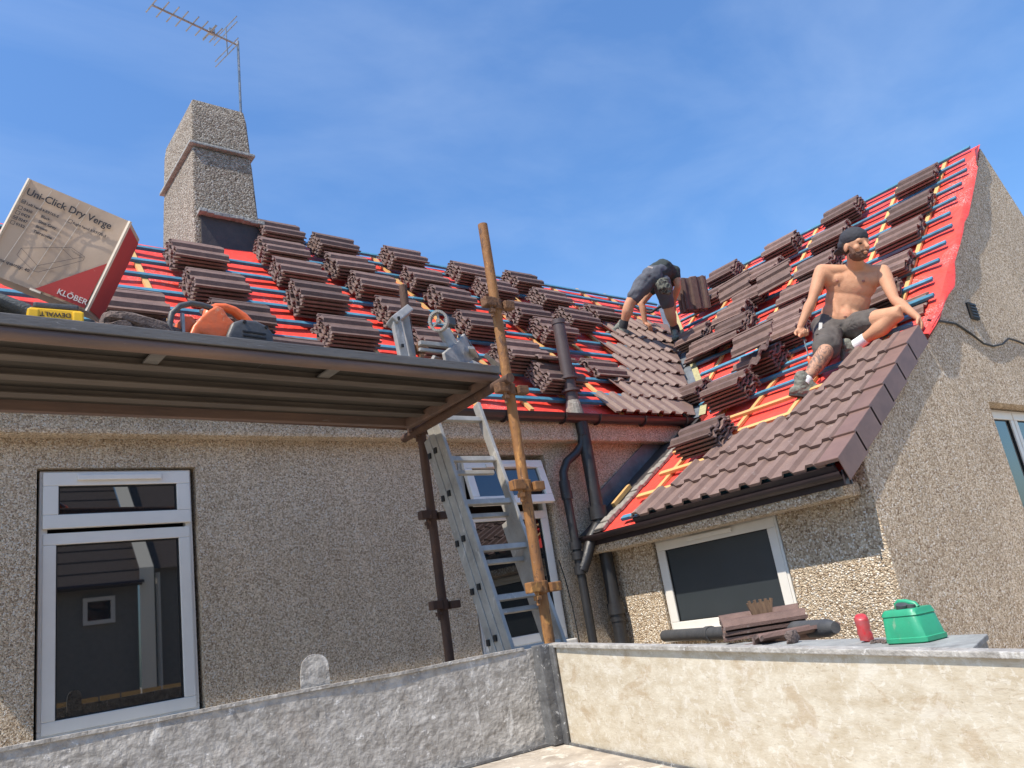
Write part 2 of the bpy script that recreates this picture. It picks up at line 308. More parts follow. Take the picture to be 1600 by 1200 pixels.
scuffs(M['ply'], (.66, .63, .56), 38, .55, (1, 1, 1), .45); scuffs(M['ply'], (.36, .26, .155), 5, .57, (1, 1, 1.3), .5); scuffs(M['ply'], (.25, .19, .13), 110, .62, (1, 1, 1), .7); scuffs(M['ply'], (.34, .25, .16), 45, .61, (1.2, 1.2, .5), .4); scuffs(M['ply'], (.30, .22, .14), 60, .60, (.25, .25, 1.6), .5); scuffs(M['ply'], (.62, .58, .51), 8, .56, (1, 1, 1), .4); scuffs(M['ply'], (.20, .17, .14), 30, .66, (1, 1, 5), .8, .05); scuffs(M['ply'], (.22, .22, .23), 5, .70, (1.5, 1.5, 1.5), .7)
scuffs(M['galv'], (.70, .68, .64), 26, .60, (1, 1, 1), .8, .4); scuffs(M['galv'], (.13, .12, .11), 18, .61, (1, 1, .4), .6); scuffs(M['galv'], (.62, .60, .56), 7, .60, (1.5, 1.5, .35), .6); scuffs(M['galv'], (.34, .29, .24), 4, .60, (1, 1, 1), .35)
scuffs(M['galvdark'], (.62, .62, .60), 34, .60, (1, 1, 1), .85); scuffs(M['tile_laid'], (.38, .32, .29), 11, .61, (1, 1, 1), .5); scuffs(M['tile'], (.30, .24, .22), 12, .64, (1, 1, 1), .5); scuffs(M['alu'], (.66, .64, .60), 16, .60, (1, 1, .4), .6)
scuffs(M['bed'], (.62, .58, .50), 12, .55, (1, 1, 1), .7); scuffs(M['deckbrown'], (.35, .32, .29), 12, .64, (.4, 2, 2), .6); scuffs(M['deck'], (.50, .49, .47), 14, .63, (.4, 2, 2), .6); scuffs(M['card'], (.58, .48, .39), 14, .62, (1, 1, 1), .4)

scuffs(M['rust'], (.50, .25, .07), 9, .56, (1, 1, .5), .8); scuffs(M['rust'], (.085, .045, .03), 22, .56, (1, 1, .5), .85); scuffs(M['rust'], (.40, .36, .31), 40, .64, (1, 1, .6), .7); scuffs(M['rustdark'], (.26, .13, .06), 11, .6, (1, 1, .7), .6); scuffs(M['green'], (.45, .40, .30), 5, .63, (1, 1, .4), .35); scuffs(M['orange'], (.62, .36, .22), 16, .58, (1, 1, 1), .6); scuffs(M['cardred'], (.62, .25, .2), 20, .64, (1, 1, 1), .5); scuffs(M['skin'], (.62, .24, .15), 4.5, .56, (1, 1, 1), .4); scuffs(M['shorts'], (.16, .14, .125), 7, .6, (1, 1, 1), .5)
# ================================================================ the setting
g = MB(); g.quad((-150, -150, -1.75), (150, -150, -1.75), (150, 150, -1.75), (-150, 150, -1.75))
tag(g.build('ground', M['ground_bounce']), kind='structure')

# ================================================================ the house
house = thing('house', (5.4, 5.5, -1.75), 'roughcast L-shaped house with its red-felted roof half retiled in brown', 'house')
wm = MB()
def wall_rect(mb, f, u0, u1, v0, v1, hole, thick):
    us = [u0, hole[0], hole[1], u1]; vs_ = [v0, hole[2], hole[3], v1]; thick = Vector(thick)
    def q(pts): P_ = [Vector(x) for x in pts]; return P_
    for i in range(3):
        for j in range(3):
            if i == 1 and j == 1: continue
            a = [f(us[i], vs_[j]), f(us[i+1], vs_[j]), f(us[i+1], vs_[j+1]), f(us[i], vs_[j+1])]
            mb.add(a, [(0, 1, 2, 3)]); mb.add([Vector(x)+thick for x in a], [(3, 2, 1, 0)])
    h = [Vector(f(hole[0], hole[2])), Vector(f(hole[1], hole[2])), Vector(f(hole[1], hole[3])), Vector(f(hole[0], hole[3]))]
    for i in range(4): a, b = h[i], h[(i+1) % 4]; mb.add([a, b, b+thick, a+thick], [(0, 1, 2, 3)])
w1 = (.745, 1.69, -.30, 1.315); w2 = (3.86, 4.86, -.30, 1.40)
def rect(a, b, c, d, f): return [f(a, c), f(b, c), f(b, d), f(a, d)]
fy = lambda x, z: (x, 5.5, z)
wall_rect(wm, fy, -.45, 2.8, -1.75, 1.74, w1, (0, .3, 0)); wall_rect(wm, fy, 2.8, 9, -1.75, 1.74, w2, (0, .3, 0)); wm.add([(-.45, 5.5, -1.75), (-.45, 11, -1.75), (-.45, 11, 1.74), (-.45, 5.5, 1.74)], [(0, 1, 2, 3)])
w3 = (3.56, 4.86, -.40, .47)
fx = lambda y, z: (5.38, y, z)
wm.build('wall', M['castfine'], house, normals=False); wm = MB()
wall_rect(wm, fx, 2.772, 5.5, -1.75, .72, w3, (.3, 0, 0))
w4 = (7.9, 9.6, -.35, 1.20)
gy = lambda x, z: (x, 2.772, z)
zl = lambda x: .56+(x-5.11)*.6249 if x < 7.43 else 4.47-(10.23-x)*.9004
outer = [gy(5.3802, -1.75), gy(13.9, -1.75), gy(13.9, .5), gy(10.95, 3.72), gy(10.25, 4.52), gy(10.1, 4.36), gy(9.2, zl(9.2)), gy(7.43, zl(7.43)), gy(5.3802, zl(5.38))]
wm.poly([outer, rect(*w4, gy)], (0, 0, 0), (0, .3, 0))
wm.build('wall', M['cast'], house, normals=False)
# projecting band under the eaves
ev = MB(); ev.mbox(Matrix.Identity(4), (-.45, 5.36, 1.50), (7.0, 5.497, 1.69)); ev.build('eaves_course', M['castfine'], house, bevel=.03); ev = MB(); ev.mbox(Matrix.Identity(4), (5.14, 2.84, .43), (5.377, 5.497, .535))
ev.build('eaves_course', M['cast'], house, bevel=.03)

# ---- roof underlay
rf = MB()
def grid(fn, nu, ns):
    vs = [fn(i/nu, j/ns) for j in range(ns+1) for i in range(nu+1)]
    rf.add(vs, [(j*(nu+1)+i, j*(nu+1)+i+1, (j+1)*(nu+1)+i+1, (j+1)*(nu+1)+i) for j in range(ns) for i in range(nu)])
def sag(u, s): return .012*noise.noise(Vector((u*2.3, s*3.1, 4)))-.012*abs(sin(u*5.2))
def main_pt(a, b):
    s = b*MS; z = 1.75+s*sin(TM); x1 = valley_x(z); x = 2.52+(x1-2.52)*a; return MR.p(x, s, sag(x, s))
def main_l(a, b):
    s = b*3.02; x = -.4+(2.92)*a; return MR.p(x, s, sag(x, s))
grid(main_pt, 60, 26); grid(main_l, 24, 20)
def wl_pt(a, b):
    s = b*WLS; z = .6+s*sin(TL); y1 = 5.18-.10*b if z < 1.78 else valley_y(z); y0 = 2.79 if s < 2.3 else 2.72; y = y0+(y1-y0)*a; return WL.p(-y, s, sag(y, s)*.6)
def wu_pt(a, b):
    s = b*WUS; z = 2.05+s*sin(TU); y1 = valley_y(z); y = 2.755+(y1-2.755)*a; return WU.p(-y, s, sag(y, s))
grid(wl_pt, 30, 14); grid(wu_pt, 50, 24)
rf.build('roof_underlay', M['felt'], house, smooth=True, normals=False)
# hanging felt at the verge: a limp skirt with a ragged edge
edge_px = [(1527, 231), (1531, 250), (1526, 268), (1524, 300), (1519, 334), (1511, 339), (1503, 341), (1499, 362), (1496, 400), (1499, 428), (1496, 446), (1488, 458), (1482, 466), (1470, 472), (1459, 484), (1450, 494)]
sk = MB(); vs = []
def roofz(x): return 4.58-(10.23-x)*.9004 if x > 7.43 else .61+(x-5.11)*.6249
for i, p in enumerate(edge_px):
    q = onY(p[0], p[1], 2.69); 
    x = q.x-.04 if i else 10.23; top = Vector((x, 2.757, roofz(x)+.004)); d = max(.02, top.z-q.z)
    q = Vector((q.x, 2.722+.008*sin(i*1.7), min(q.z, top.z-.02)))
    mid = (top+q)/2+Vector((0, -.012-.005*cos(i*2.1), 0)); vs += [top, mid, q]
k = len(edge_px); fs = []
for i in range(k-1):
    for j in range(2): fs.append((i*3+j, i*3+j+1, i*3+j+4, i*3+j+3))
sk.add(vs, fs); sk.build('verge_felt', M['felt'], house, smooth=True, normals=False)
# closing slopes on the far side
bk = MB()
bk.quad((-.4, 7.933, 4.575), (14, 7.933, 4.575), (14, 11, 1.7), (-.4, 11, 1.7)) if False else None
bk.add([(2.55, 7.934, 4.57), (10.23, 7.934, 4.57), (10.23, 10.5, 1.7), (2.55, 10.5, 1.7)], [(0, 1, 2, 3)])
bk.add([(-.4, 7.39, 3.97), (2.55, 7.39, 3.97), (2.55, 9.4, 1.7), (-.4, 9.4, 1.7)], [(0, 1, 2, 3)])
bk.add([(10.24, 3.1, 4.58), (10.24, 10.5, 4.58), (13.9, 10.5, .5), (13.9, 3.1, .5)], [(0, 1, 2, 3)])
bk.build('far_roof_slope', M['felt'], house, normals=False)

# ---- battens and counter battens
HB0, HC = .004, .030
def batten_main(s, x0, x1):
    b = MB(); b.mbox(MR.mat(0, s), (x0, -.028, HC), (x1, .028, HC+.032)); o = b.build('batten', M['blue'], house, bevel=.003, seg=1); return o
main_s = [.20, .37]+[.715+.345*i for i in range(9)]+[3.78]
for s in main_s:
    z = 1.75+s*sin(TM); x1 = valley_x(z)-.22
    if s > 3.0:
        batten_main(s, 3.12, x1)
    elif s > 2.6: batten_main(s, -.4, 5.0); batten_main(s-.008, 5.01, x1)
    else:
        m_ = 3.2+1.7*((s*7.3) % 1); batten_main(s, -.4, m_); batten_main(s+.008, m_+.01, x1)
i = 0; x = -.1
while x < 9.6:
    s0 = -.02; 
    for s_ in [j*.05 for j in range(77)]:
        if valley_x(1.75+s_*sin(TM)) > x+.3: s0 = s_; break
    s1 = MS-.02+.14*random.random() if x > 3.15 else 2.98
    if x < 7: s0 = .04
    if 2.3 < x < 3.15: x += .6; continue
    b = MB(); b.mbox(MR.mat(x, 0, 0, random.uniform(-.004, .004)), (-.024, s0, HB0), (.024, s1, HC)); b.build('counter_batten', M['pine'], house)
    x += .60
def batten_wing(fr, s, y0, y1, m='blue', dz=0):
    b = MB(); b.mbox(fr.mat(0, s), (-y1, -.028, HC+dz), (-y0, .028, HC+.032+dz)); return b.build('batten', M[m], house, bevel=.003, seg=1)
for s, y0, y1, m in ((.07, 2.86, 4.93, 'blue'), (.43, 2.9, 4.98, 'pine'), (.80, 2.9, 4.93, 'pine'), (1.24, 2.9, 5.02, 'pine'), (1.66, 2.9, 5.0, 'pine'), (2.07, 2.9, 5.0, 'blue'), (2.45, 2.9, 5.35, 'blue'), (2.70, 2.95, 5.5, 'blue')):
    batten_wing(WL, s, y0, y1, m)
for k in range(11):
    s = .22+.347*k; z = 2.05+s*sin(TU); y1 = valley_y(z)-.25
    batten_wing(WU, s, 2.80+.02*((k*3) % 4), y1 if k % 3 else 4.9)
    if k % 3 == 0: batten_wing(WU, s+.012, 4.91, y1)
for k, y in enumerate([3.15+.6*j for j in range(8)]):
    s0 = 0
    for j in range(80):
        if valley_y(2.05+j*.05*sin(TU)) > y+.3: s0 = j*.05; break
    b = MB(); b.mbox(WU.mat(-y, 0, 0, 0), (-.024, s0, HB0), (.024, WUS+.06*random.random(), HC)); b.build('counter_batten', M['pine'], house)
for y in (3.15, 3.75, 4.35, 4.82):
    b = MB(); b.mbox(WL.mat(-y, 0), (-.024, .1, HB0), (.024, WLS-.02, HC)); b.build('counter_batten', M['pine'], house)

# ---- laid tiles: ribbed sheets, one per course
PITCH_R = .187
def prof(u):            # height of the tile profile at u
    t = (u % PITCH_R)/PITCH_R
    if t < .10: return .030
    if t < .28: return .030
    if t < .38: return .030*(1-(t-.28)/.10)
    if t < .90: return 0.0
    return .030*(t-.90)/.10
def course(mb, fr, u0, u1, s0, s1, hlow, hhigh, th=.022, jag=0):
    us = set([u0, u1]); k = math.floor(u0/PITCH_R)
    while k*PITCH_R < u1+PITCH_R:
        for t in (0, .28, .38, .90):
            v = (k+t)*PITCH_R
            if u0 < v < u1: us.add(v)
        k += 1
    us = sorted(us); vs = []; n = len(us)
    ja = {}
    for u in us:
        tt = math.floor(u/(2*PITCH_R)); j = ja.setdefault(tt, random.uniform(-1, 1)*jag)
        h = prof(u); a = fr.p(u, s0+j, hlow+h); b = fr.p(u, s1, hhigh+h); c = fr.p(u, s0+j+.002, hlow+h-th)
        vs += [a, b, c]
    fs = []
    for i in range(n-1):
        p, q = i*3, (i+1)*3; fs += [(p, q, q+1, p+1), (p+2, q+2, q, p)]
    fs += [(0, 1, 2), ((n-1)*3, (n-1)*3+2, (n-1)*3+1)]
    mb.add(vs, fs)
wt = MB()
CG = .365
lefts = [4.72, 4.46, 4.30, 3.62, 3.48, 3.36]
for k, yl in enumerate(lefts):
    s0 = -.05+CG*k; course(wt, WL, -yl, -2.86, s0, s0+CG+.09, .098, .066, jag=.006)
eb = MB(); eb.mbox(WL.mat(0, -.055), (-4.70, 0, .0), (-2.80, .02, .075)); eb.build('eaves_dark_strip', M['gutter'], house)  # dark filler added to darken the notches under the lowest tile course
wt.build('laid_wing_tiles', M['tile_laid'], house, normals=False)
vt = MB()
xl = [5.72, 6.20, 6.28, 6.88, 6.95, 7.46, 7.52, 8.05]
for k, x0 in enumerate(xl):
    s0 = -.03+.345*k; z0 = 1.75+s0*sin(TM); z1 = z0+.40*sin(TM); xr = max(6.95, min(valley_x(z0), valley_x(z1)))-.10
    course(vt, MR, x0, xr, s0, s0+.42, .088, .060, jag=.006)
    # the cut wedge up to the valley
    vs = [MR.p(xr, s0, .088), MR.p(valley_x(max(z0, 1.8))-.09, s0, .088), MR.p(valley_x(z1)-.09, s0+.42, .07), MR.p(xr, s0+.42, .07)]
    if vs[2].x > xr: vt.add([vs[0], vs[1] if vs[1].x > xr else vs[0]+Vector((.004, 0, 0)), vs[2], vs[3]], [(0, 1, 2, 3)])
vt.build('laid_valley_tiles', M['tile_laid'], house, normals=False)
# verge caps
for k in range(6):
    s0 = -.06+CG*k; b = MB(); m_ = WL.mat(0, s0)
    m_ = m_ @ Matrix.Rotation(-.045, 4, 'X')
    b.mbox(m_, (-2.90, 0, .118), (-2.742, CG+.03, .126)); b.mbox(m_, (-2.748, 0, -.055), (-2.740, CG+.03, .1255))
    b.mbox(m_, (-2.755, 0, -.055), (-2.7403, CG+.03, -.047)); 
    b.mbox(m_, (-2.92, -.004, .098), (-2.742, .002, .1259))
    b.build('verge_cap', M['verge'], house, bevel=.004)

# ---- valley lining, fillets and flashing
def vline(z, f): return Vector((valley_x(z), valley_y(z), z))
zs = [1.72, 2.05, 2.6, 3.2, 3.8, 4.4, 4.6]
vm = MB(); fm = MB()
for a, b in zip(zs[:-1], zs[1:]):
    A, B = vline(a, 0), vline(b, 0)
    ws = WL.s if b <= 2.05 else WU.s; wn = WL.n if b <= 2.05 else WU.n
    dm = Vector((-1, 0, 0)); dw = Vector((0, -1, 0))
    o = MR.n*.025; p = wn*.025
    vm.quad(A+o+Vector((0, 0, .01)), A+o+dm*.16, B+o+dm*.16, B+o+Vector((0, 0, .01)))
    vm.quad(A+p+Vector((0, 0, .01)), B+p+Vector((0, 0, .01)), B+p+dw*.14, A+p+dw*.14)
    fm.quad(A+p*1.6+dw*.14, B+p*1.6+dw*.14, B+p*1.3+dw*.23, A+p*1.3+dw*.23)
vm.build('valley_lining', M['lead'], house, normals=False); fm.build('valley_foam_strip', M['foam'], house, normals=False)
fl = MB()
for j in range(14):      # mortar fillet beside the wall gutter, broken into pieces
    s = .02+j*.102; w = .10+.03*random.random()-.05*(j/14)
    fl.mbox(WL.mat(-5.215+.006*j, s, 0, random.uniform(-.1, .1)), (-w/2, 0, .0), (w/2, .1, .03+.015*random.random()))
fl.build('mortar_fillet', M['mortar'], house, bevel=.008)
dk = MB(); dk.add([WL.p(-5.20, 0, .012), WL.p(-5.20, 2.3, .012), WL.p(-5.48, 2.3, .012), WL.p(-5.48, 0, .012)], [(0, 1, 2, 3)])
dk.build('wall_gutter', M['leaddark'], house, normals=False)
ls = MB(); ls.mbox(WL.mat(-5.485, .36), (-.008, 0, .0), (.008, 1.75, .17)); ls.build('wall_flashing', M['lead'], house)
tb = MB(); tb.mbox(WL.mat(-5.30, .42, .02, .06), (-.02, 0, 0), (.02, .34, .04)); tb.build('timber_offcut', M['pine'], house)

# ---- gutters
def gutter(p0, p1, r, out, name='gutter'):
    b = MB(); p0, p1, out = Vector(p0), Vector(p1), Vector(out); n = 10; vs = []; d = (p1-p0).normalized()
    for e in (p0, p1):
        for rr in (r, r-.006):
            for k in range(n+1):
                a = pi*k/n; vs.append(e+out*rr*cos(a)+Vector((0, 0, -rr*sin(a))))
    m_ = n+1; fs = []
    for k in range(n):
        fs += [(k, k+1, 2*m_+k+1, 2*m_+k), (m_+k, 3*m_+k, 3*m_+k+1, m_+k+1), (k, m_+k, m_+k+1, k+1), (2*m_+k, 2*m_+k+1, 3*m_+k+1, 3*m_+k)]
    fs += [(0, 2*m_, 3*m_, m_), (n, m_+n, 3*m_+n, 2*m_+n)]
    b.add(vs, fs); 
    b.mbox(Matrix.Identity(4), (min(p0.x, p1.x)-(.0 if d.x else -out.x*-.0), min(p0.y, p1.y), 0), (0, 0, 0)) if False else None
    return b
gm = gutter((-.45, 5.32, 1.742), (6.98, 5.32, 1.742), .075, (0, -1, 0))
for x in (.3, 1.3, 2.3, 3.3, 4.3, 5.0, 5.45, 6.1, 6.75):
    for k in range(8):
        a0, a1 = pi*k/8, pi*(k+1)/8
        gm.bar((x, 5.32-.079*cos(a0), 1.742-.079*sin(a0)), (x, 5.32-.079*cos(a1), 1.742-.079*sin(a1)), .03, .006, (1, 0, 0))
gm.build('gutter', M['gutter'], house, normals=False)
fb = MB(); fb.mbox(Matrix.Identity(4), (-.45, 5.385, 1.69), (7.02, 5.40, 1.745)); fb.mbox(Matrix.Identity(4), (5.125, 2.76, .50), (5.14, 5.45, .60)); fb.build('fascia', M['gutter'], house)
gw = gutter((5.085, 5.42, .592), (5.085, 2.78, .592), .052, (-1, 0, 0)); gw.build('gutter', M['gutter'], house, normals=False)
gc = MB(); gc.mbox(Matrix.Identity(4), (5.06, 2.766, .50), (5.15, 2.778, .60)); gc.build('gutter_end_board', M['gutter'], house)

# ---- pipes
pa = MB(); Y = 5.36
pa.tube([(5.23, 5.33, 1.70), (5.24, 5.33, 1.55)], .045); pa.tube([(5.24, 5.33, 1.58), (5.235, Y, 1.46), (5.16, Y+.02, 1.38), (5.03, Y+.03, 1.30), (4.965, Y+.03, 1.20), (4.955, Y+.03, 1.0)], .040, 14)
pa.tube([(4.955, 5.39, 1.12), (4.955, 5.39, 1.0)], .052); pa.tube([(4.955, 5.39, 1.05), (4.965, 5.39, .5), (4.97, 5.39, -1.75)], .040)
for z in (1.02, .56, .47, .34): pa.tube([(4.96, 5.39, z), (4.96, 5.39, z-.07)], .054)
pa.build('downpipe', M['pipe'], house, smooth=True)
pb = MB(); pb.tube([(5.27, 5.345, 1.68), (5.27, 5.345, -1.75)], .062, 18)
for z, r, h in ((.86, .085, .12), (.72, .078, .04), (-.02, .075, .10), (-.16, .070, .02)): pb.tube([(5.27, 5.345, z), (5.27, 5.345, z-h)], r, 18)
pb.tube([(5.25, 5.345, .70), (5.12, 5.33, .58), (5.02, 5.34, .40), (4.97, 5.37, .30)], .05, 14)
pb.build('soil_pipe', M['pipe'], house, smooth=True)
pv = MB(); pv.tube([(5.225, 5.365, 1.76), (5.225, 5.365, 2.70)], .062, 20); pv.tube([(5.225, 5.365, 2.70), (5.225, 5.365, 2.745)], .069, 20)
for z in (2.00, 2.13): pv.tube([(5.225, 5.365, z-.018), (5.225, 5.365, z-.01), (5.225, 5.365, z+.01), (5.225, 5.365, z+.018)], [.07, .092, .092, .07], 20)
pvo = pv.build('vent_pipe', M['vent'], house, smooth=True)
mb = MB(); mb.tube([(5.225, 5.365, 1.74), (5.225, 5.365, 1.82), (5.225, 5.365, 1.90)], [.088, .080, .066], 16); mo = mb.build('mortar_collar', M['mortar'], pvo)
cb = MB(); cb.tube([(4.80, 5.47, .42), (4.83, 5.46, .25), (4.86, 5.46, 0), (4.88, 5.46, -.5)], .006, 6); cb.build('cable', M['gasket'], house)
cb = MB(); cb.tube([onY(x, y, 2.76) for x, y in ((1450, 500), (1470, 502), (1494, 506), (1518, 522), (1537, 537), (1552, 541), (1566, 538), (1576, 529), (1590, 533), (1608, 541))], .010, 8); cb.build('cable', M['gasket'], house, smooth=True)
vb = MB(); q = onY(1519, 487, 2.765); vb.box(q, (.16, .04, .17)); 
vbo = vb.build('air_vent', M['gasket'], house)
vb = MB(); 
for i in range(5): vb.box(q+Vector((0, -.024, -.065+.032*i)), (.14, .012, .010))
vb.build('vent_slat', M['pipe'], vbo)

# ---- windows
def frame_ring(mb, O, U, V, Nn, a0, a1, b0, b1, w, d, off=0):
    for (p, q, r, s) in ((a0, a1, b0, b0+w), (a0, a1, b1-w, b1), (a0, a0+w, b0+w, b1-w), (a1-w, a1, b0+w, b1-w)):
        m_ = Matrix((U, V, Nn)).transposed().to_4x4(); m_.translation = O
        mb.mbox(m_, (p, r, off), (q, s, off+d))
def window(O, U, V, w, h, splits, sashes, sill=True, depth=.09, vent=None):
    """splits: list of (a0,a1,b0,b1, framewidth, proud)"""
    O, U, V = Vector(O), Vector(U), Vector(V); Nn = U.cross(V)
    f = MB(); frame_ring(f, O, U, V, Nn, 0, w, 0, h, .045, .06)
    fo = f.build('window', M['white'], house, bevel=.006); gl_ = 'frosted' if abs(U.y) > .5 else 'glass'
    m_ = Matrix((U, V, Nn)).transposed().to_4x4(); m_.translation = O
    for (a0, a1, b0, b1, fw, proud) in splits:
        s = MB(); frame_ring(s, O, U, V, Nn, a0, a1, b0, b1, fw, .04, proud); s.build('sash', M['white'], fo, bevel=.006)
        r = MB(); frame_ring(r, O, U, V, Nn, a0+fw-.002, a1-fw+.002, b0+fw-.002, b1-fw+.002, .010, .012, proud+.014); r.build('gasket', M['gasket'], fo)
        p = MB(); p.mbox(m_, (a0+fw, b0+fw, proud+.004), (a1-fw, b1-fw, proud+.014)); p.build('pane', M[gl_], fo)
    if vent:
        v = MB(); v.mbox(m_, (vent[0], vent[1], vent[3]), (vent[2], vent[1]+.035, vent[3]+.022)); v.build('trickle_vent', M['white'], fo, bevel=.006)
    if sill:
        v = MB(); v.mbox(m_, (-.03, -.055, -.02), (w+.03, -.002, .15)); v.build('sill', M['white'], fo, bevel=.012)
    return fo
# left window
window((.765, 5.60, -.255), (1, 0, 0), (0, 0, 1), .90, 1.56, [(.02, .88, .02, 1.17, .072, .03), (.015, .885, 1.195, 1.545, .085, .05)], None, vent=(.20, 1.49, .70, .09))
window((3.90, 5.60, -.255), (1, 0, 0), (0, 0, 1), .92, 1.60, [(.02, .90, .02, 1.14, .072, .03)], None, vent=(.24, 1.53, .74, .12))
# the open top light of the second window, hinged at the top
wo = [c for c in house.children if c.name.startswith('window')][-1]
a = radians(14); O = Vector((3.915, 5.53, 1.335)); V = Vector((0, sin(a), cos(a))); O = O - V*.42
s = MB(); frame_ring(s, O, Vector((1, 0, 0)), V, Vector((1, 0, 0)).cross(V), 0, .89, 0, .42, .075, .045); s.build('sash', M['white'], wo, bevel=.006)
p = MB(); m_ = Matrix((Vector((1, 0, 0)), V, Vector((1, 0, 0)).cross(V))).transposed().to_4x4(); m_.translation = O; p.mbox(m_, (.075, .075, .01), (.815, .345, .02)); p.build('pane', M['glass'], wo)
# wing window: faces -X, so U runs along -Y
window((5.455, 4.84, -.355), (0, -1, 0), (0, 0, 1), 1.26, .80, [(.02, 1.24, .02, .78, .078, .03)], None, vent=(.40, .735, .86, .09))
# gable window
window((7.92, 2.97, -.30), (1, 0, 0), (0, 0, 1), 1.66, 1.48, [(.02, .82, .02, 1.46, .075, .03), (.84, 1.64, .02, 1.46, .075, .03)], None)
rm = MB()      # black sheets standing in for the unlit rooms behind the openings
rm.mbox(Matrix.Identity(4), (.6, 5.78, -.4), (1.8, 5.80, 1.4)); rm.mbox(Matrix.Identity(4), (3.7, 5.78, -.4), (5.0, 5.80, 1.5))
rm.build('unlit_room_sheet', M['gasket'], house)

# ---- chimney
ch = MB(); X0, X1, Y0, Y1 = 2.47, 3.11, 7.66, 8.78
def cring(z, g): return [Vector((X0-g, Y0-g, z)), Vector((X1+g, Y0-g, z)), Vector((X1+g, Y1+g, z)), Vector((X0-g, Y1+g, z))]
def cstack(mb, prof_):
    base = len(mb.v); vs = []
    for z, g in prof_: vs += cring(z, g)
    fs = []
    for i in range(len(prof_)-1):
        for k in range(4): a, b = i*4+k, i*4+(k+1) % 4; fs.append((a, b, b+4, a+4))
    fs.append((len(prof_)*4-4, len(prof_)*4-3, len(prof_)*4-2, len(prof_)*4-1)); fs.append((3, 2, 1, 0)); mb.add(vs, fs)
cstack(ch, [(2.4, .04), (4.5, .035), (5.3, .01), (5.42, 0)]); cho = ch.build('chimney', M['cast_dark'], house, bevel=.02)
c2 = MB(); cstack(c2, [(5.485, .005), (5.9, -.01), (6.06, -.03), (6.075, -.08)]); c2.build('chimney_head', M['cast_dark'], cho, bevel=.02)
c3 = MB(); cstack(c3, [(5.435, .044), (5.468, .042), (5.49, .010)]); c3.build('drip_course', M['mortarpale'], cho, bevel=.008)
c4 = MB()
for i in range(9):
    x = 2.47+i*.078; c4.box((x+.04, 7.60+.012*random.random(), 4.57-.004*i+.012*random.random()), (.082, .14, .045), Matrix.Rotation(random.uniform(-.12, .12), 3, 'X'))
c4.build('mortar_ledge', M['mortarpale'], cho, bevel=.008)
c5 = MB(); c5.mbox(Matrix.Identity(4), (2.50, 7.60, 3.95), (3.11, 7.64, 4.55)); c5.mbox(Matrix.Identity(4), (3.11, 7.6, 4.05), (3.17, 8.4, 4.50))
c5.build('chimney_apron', M['leaddark'], cho, bevel=.004)

# ================================================================ television aerial
ae = thing('television_aerial', (3.10, 7.9, 5.95), 'long thin television aerial on a mast clamped to the chimney', 'aerial')
b = MB(); b.tube([(3.13, 7.93, 5.7), (3.165, 7.93, 7.28)], .016, 8); b.tube([(3.105, 7.9, 5.7), (3.155, 7.92, 6.75)], .007, 6); b.build('mast', M['steel'], ae, smooth=True)
top = Vector((3.165, 7.93, 7.22)); 
tip = onZ(238, 8, 7.22); root = onZ(366, 70, 7.22)
bd = (tip-root).normalized(); ln = min((tip-root).length, 1.9)
b = MB(); b.tube([top, root+bd*ln], .013, 8); b.build('boom', M['steel'], ae)
side = bd.cross(Vector((0, 0, 1))).normalized()
b = MB()
for t_ in (.0, .115, .23, .335, .46, .57, .665, .745): c = root+bd*ln*(1-t_*1.02)+Vector((0, 0, .008)); b.tube([c-side*.15, c+side*.15], .0085, 6)
b.build('director_rod', M['steel'], ae)
b = MB(); c = root+bd*ln*.10
b.tube([c+side*.0+Vector((0, 0, .0)), c+Vector((0, 0, .20))], .008, 6); b.tube([c, c-Vector((0, 0, .20))], .008, 6)
for h in (-.20, -.12, .12, .20): b.tube([c+Vector((0, 0, h))-side*.25, c+Vector((0, 0, h))+side*.28], .0065, 6)
b.tube([c+bd*.22-side*.16, c+bd*.22+side*.16], .007, 6); b.box(c+bd*.20+Vector((0, 0, .03)), (.07, .07, .05))
b.build('reflector', M['steel'], ae)
# ================================================================ loose roof tiles in stacks
TLn, TWd, THk, NEST = .475, .375, .020, .0415
def tile_mesh():
    xs = [(0, .006), (.03, 0), (.045, 0), (.068, .030), (.118, .030), (.140, 0), (.222, 0), (.245, .030), (.295, .030), (.318, 0), (.350, 0), (.355, .010), (.375, .010)]
    mb = MB(); vs = []; n = len(xs); segs = 6
    for j in range(segs+1):
        u = TLn*j/segs
        for (s, h) in xs: vs.append((u, s, h+THk))
        for (s, h) in xs: vs.append((u, s, h))
    fs = []; mi = []; R_ = 2*n
    for j in range(segs):
        for i in range(n-1):
            a = j*R_+i; fs.append((a, a+1, a+1+R_, a+R_)); mi.append(0)
            a = j*R_+n+i; fs.append((a+1, a, a+R_, a+1+R_)); mi.append(0)
        a = j*R_; fs.append((a, a+R_, a+R_+n, a+n)); mi.append(0); a = j*R_+n-1; fs.append((a+R_, a, a+n, a+n+R_)); mi.append(0)
    for j in (0, segs):
        for i in range(n-1): a = j*R_+i; fs.append((a, a+n, a+n+1, a+1)); mi.append(1)
    me = bpy.data.meshes.new('roof_tile'); me.from_pydata([Vector(v) for v in vs], [], fs)
    me.materials.append(M['tile']); me.materials.append(M['tile_end']); me.polygons.foreach_set('material_index', mi)
    bm = bmesh.new(); bm.from_mesh(me); bmesh.ops.recalc_face_normals(bm, faces=bm.faces)
    for v in bm.verts:      # rough, crumbly nibs at the ends
        if v.co.x < .001 or v.co.x > TLn-.001: v.co.x += random.uniform(-.010, .010); v.co.z += random.uniform(-.003, .003)
    bm.to_mesh(me); bm.free(); return me
TILES = [tile_mesh() for _ in range(4)]
tile_count = [0]; extra = []
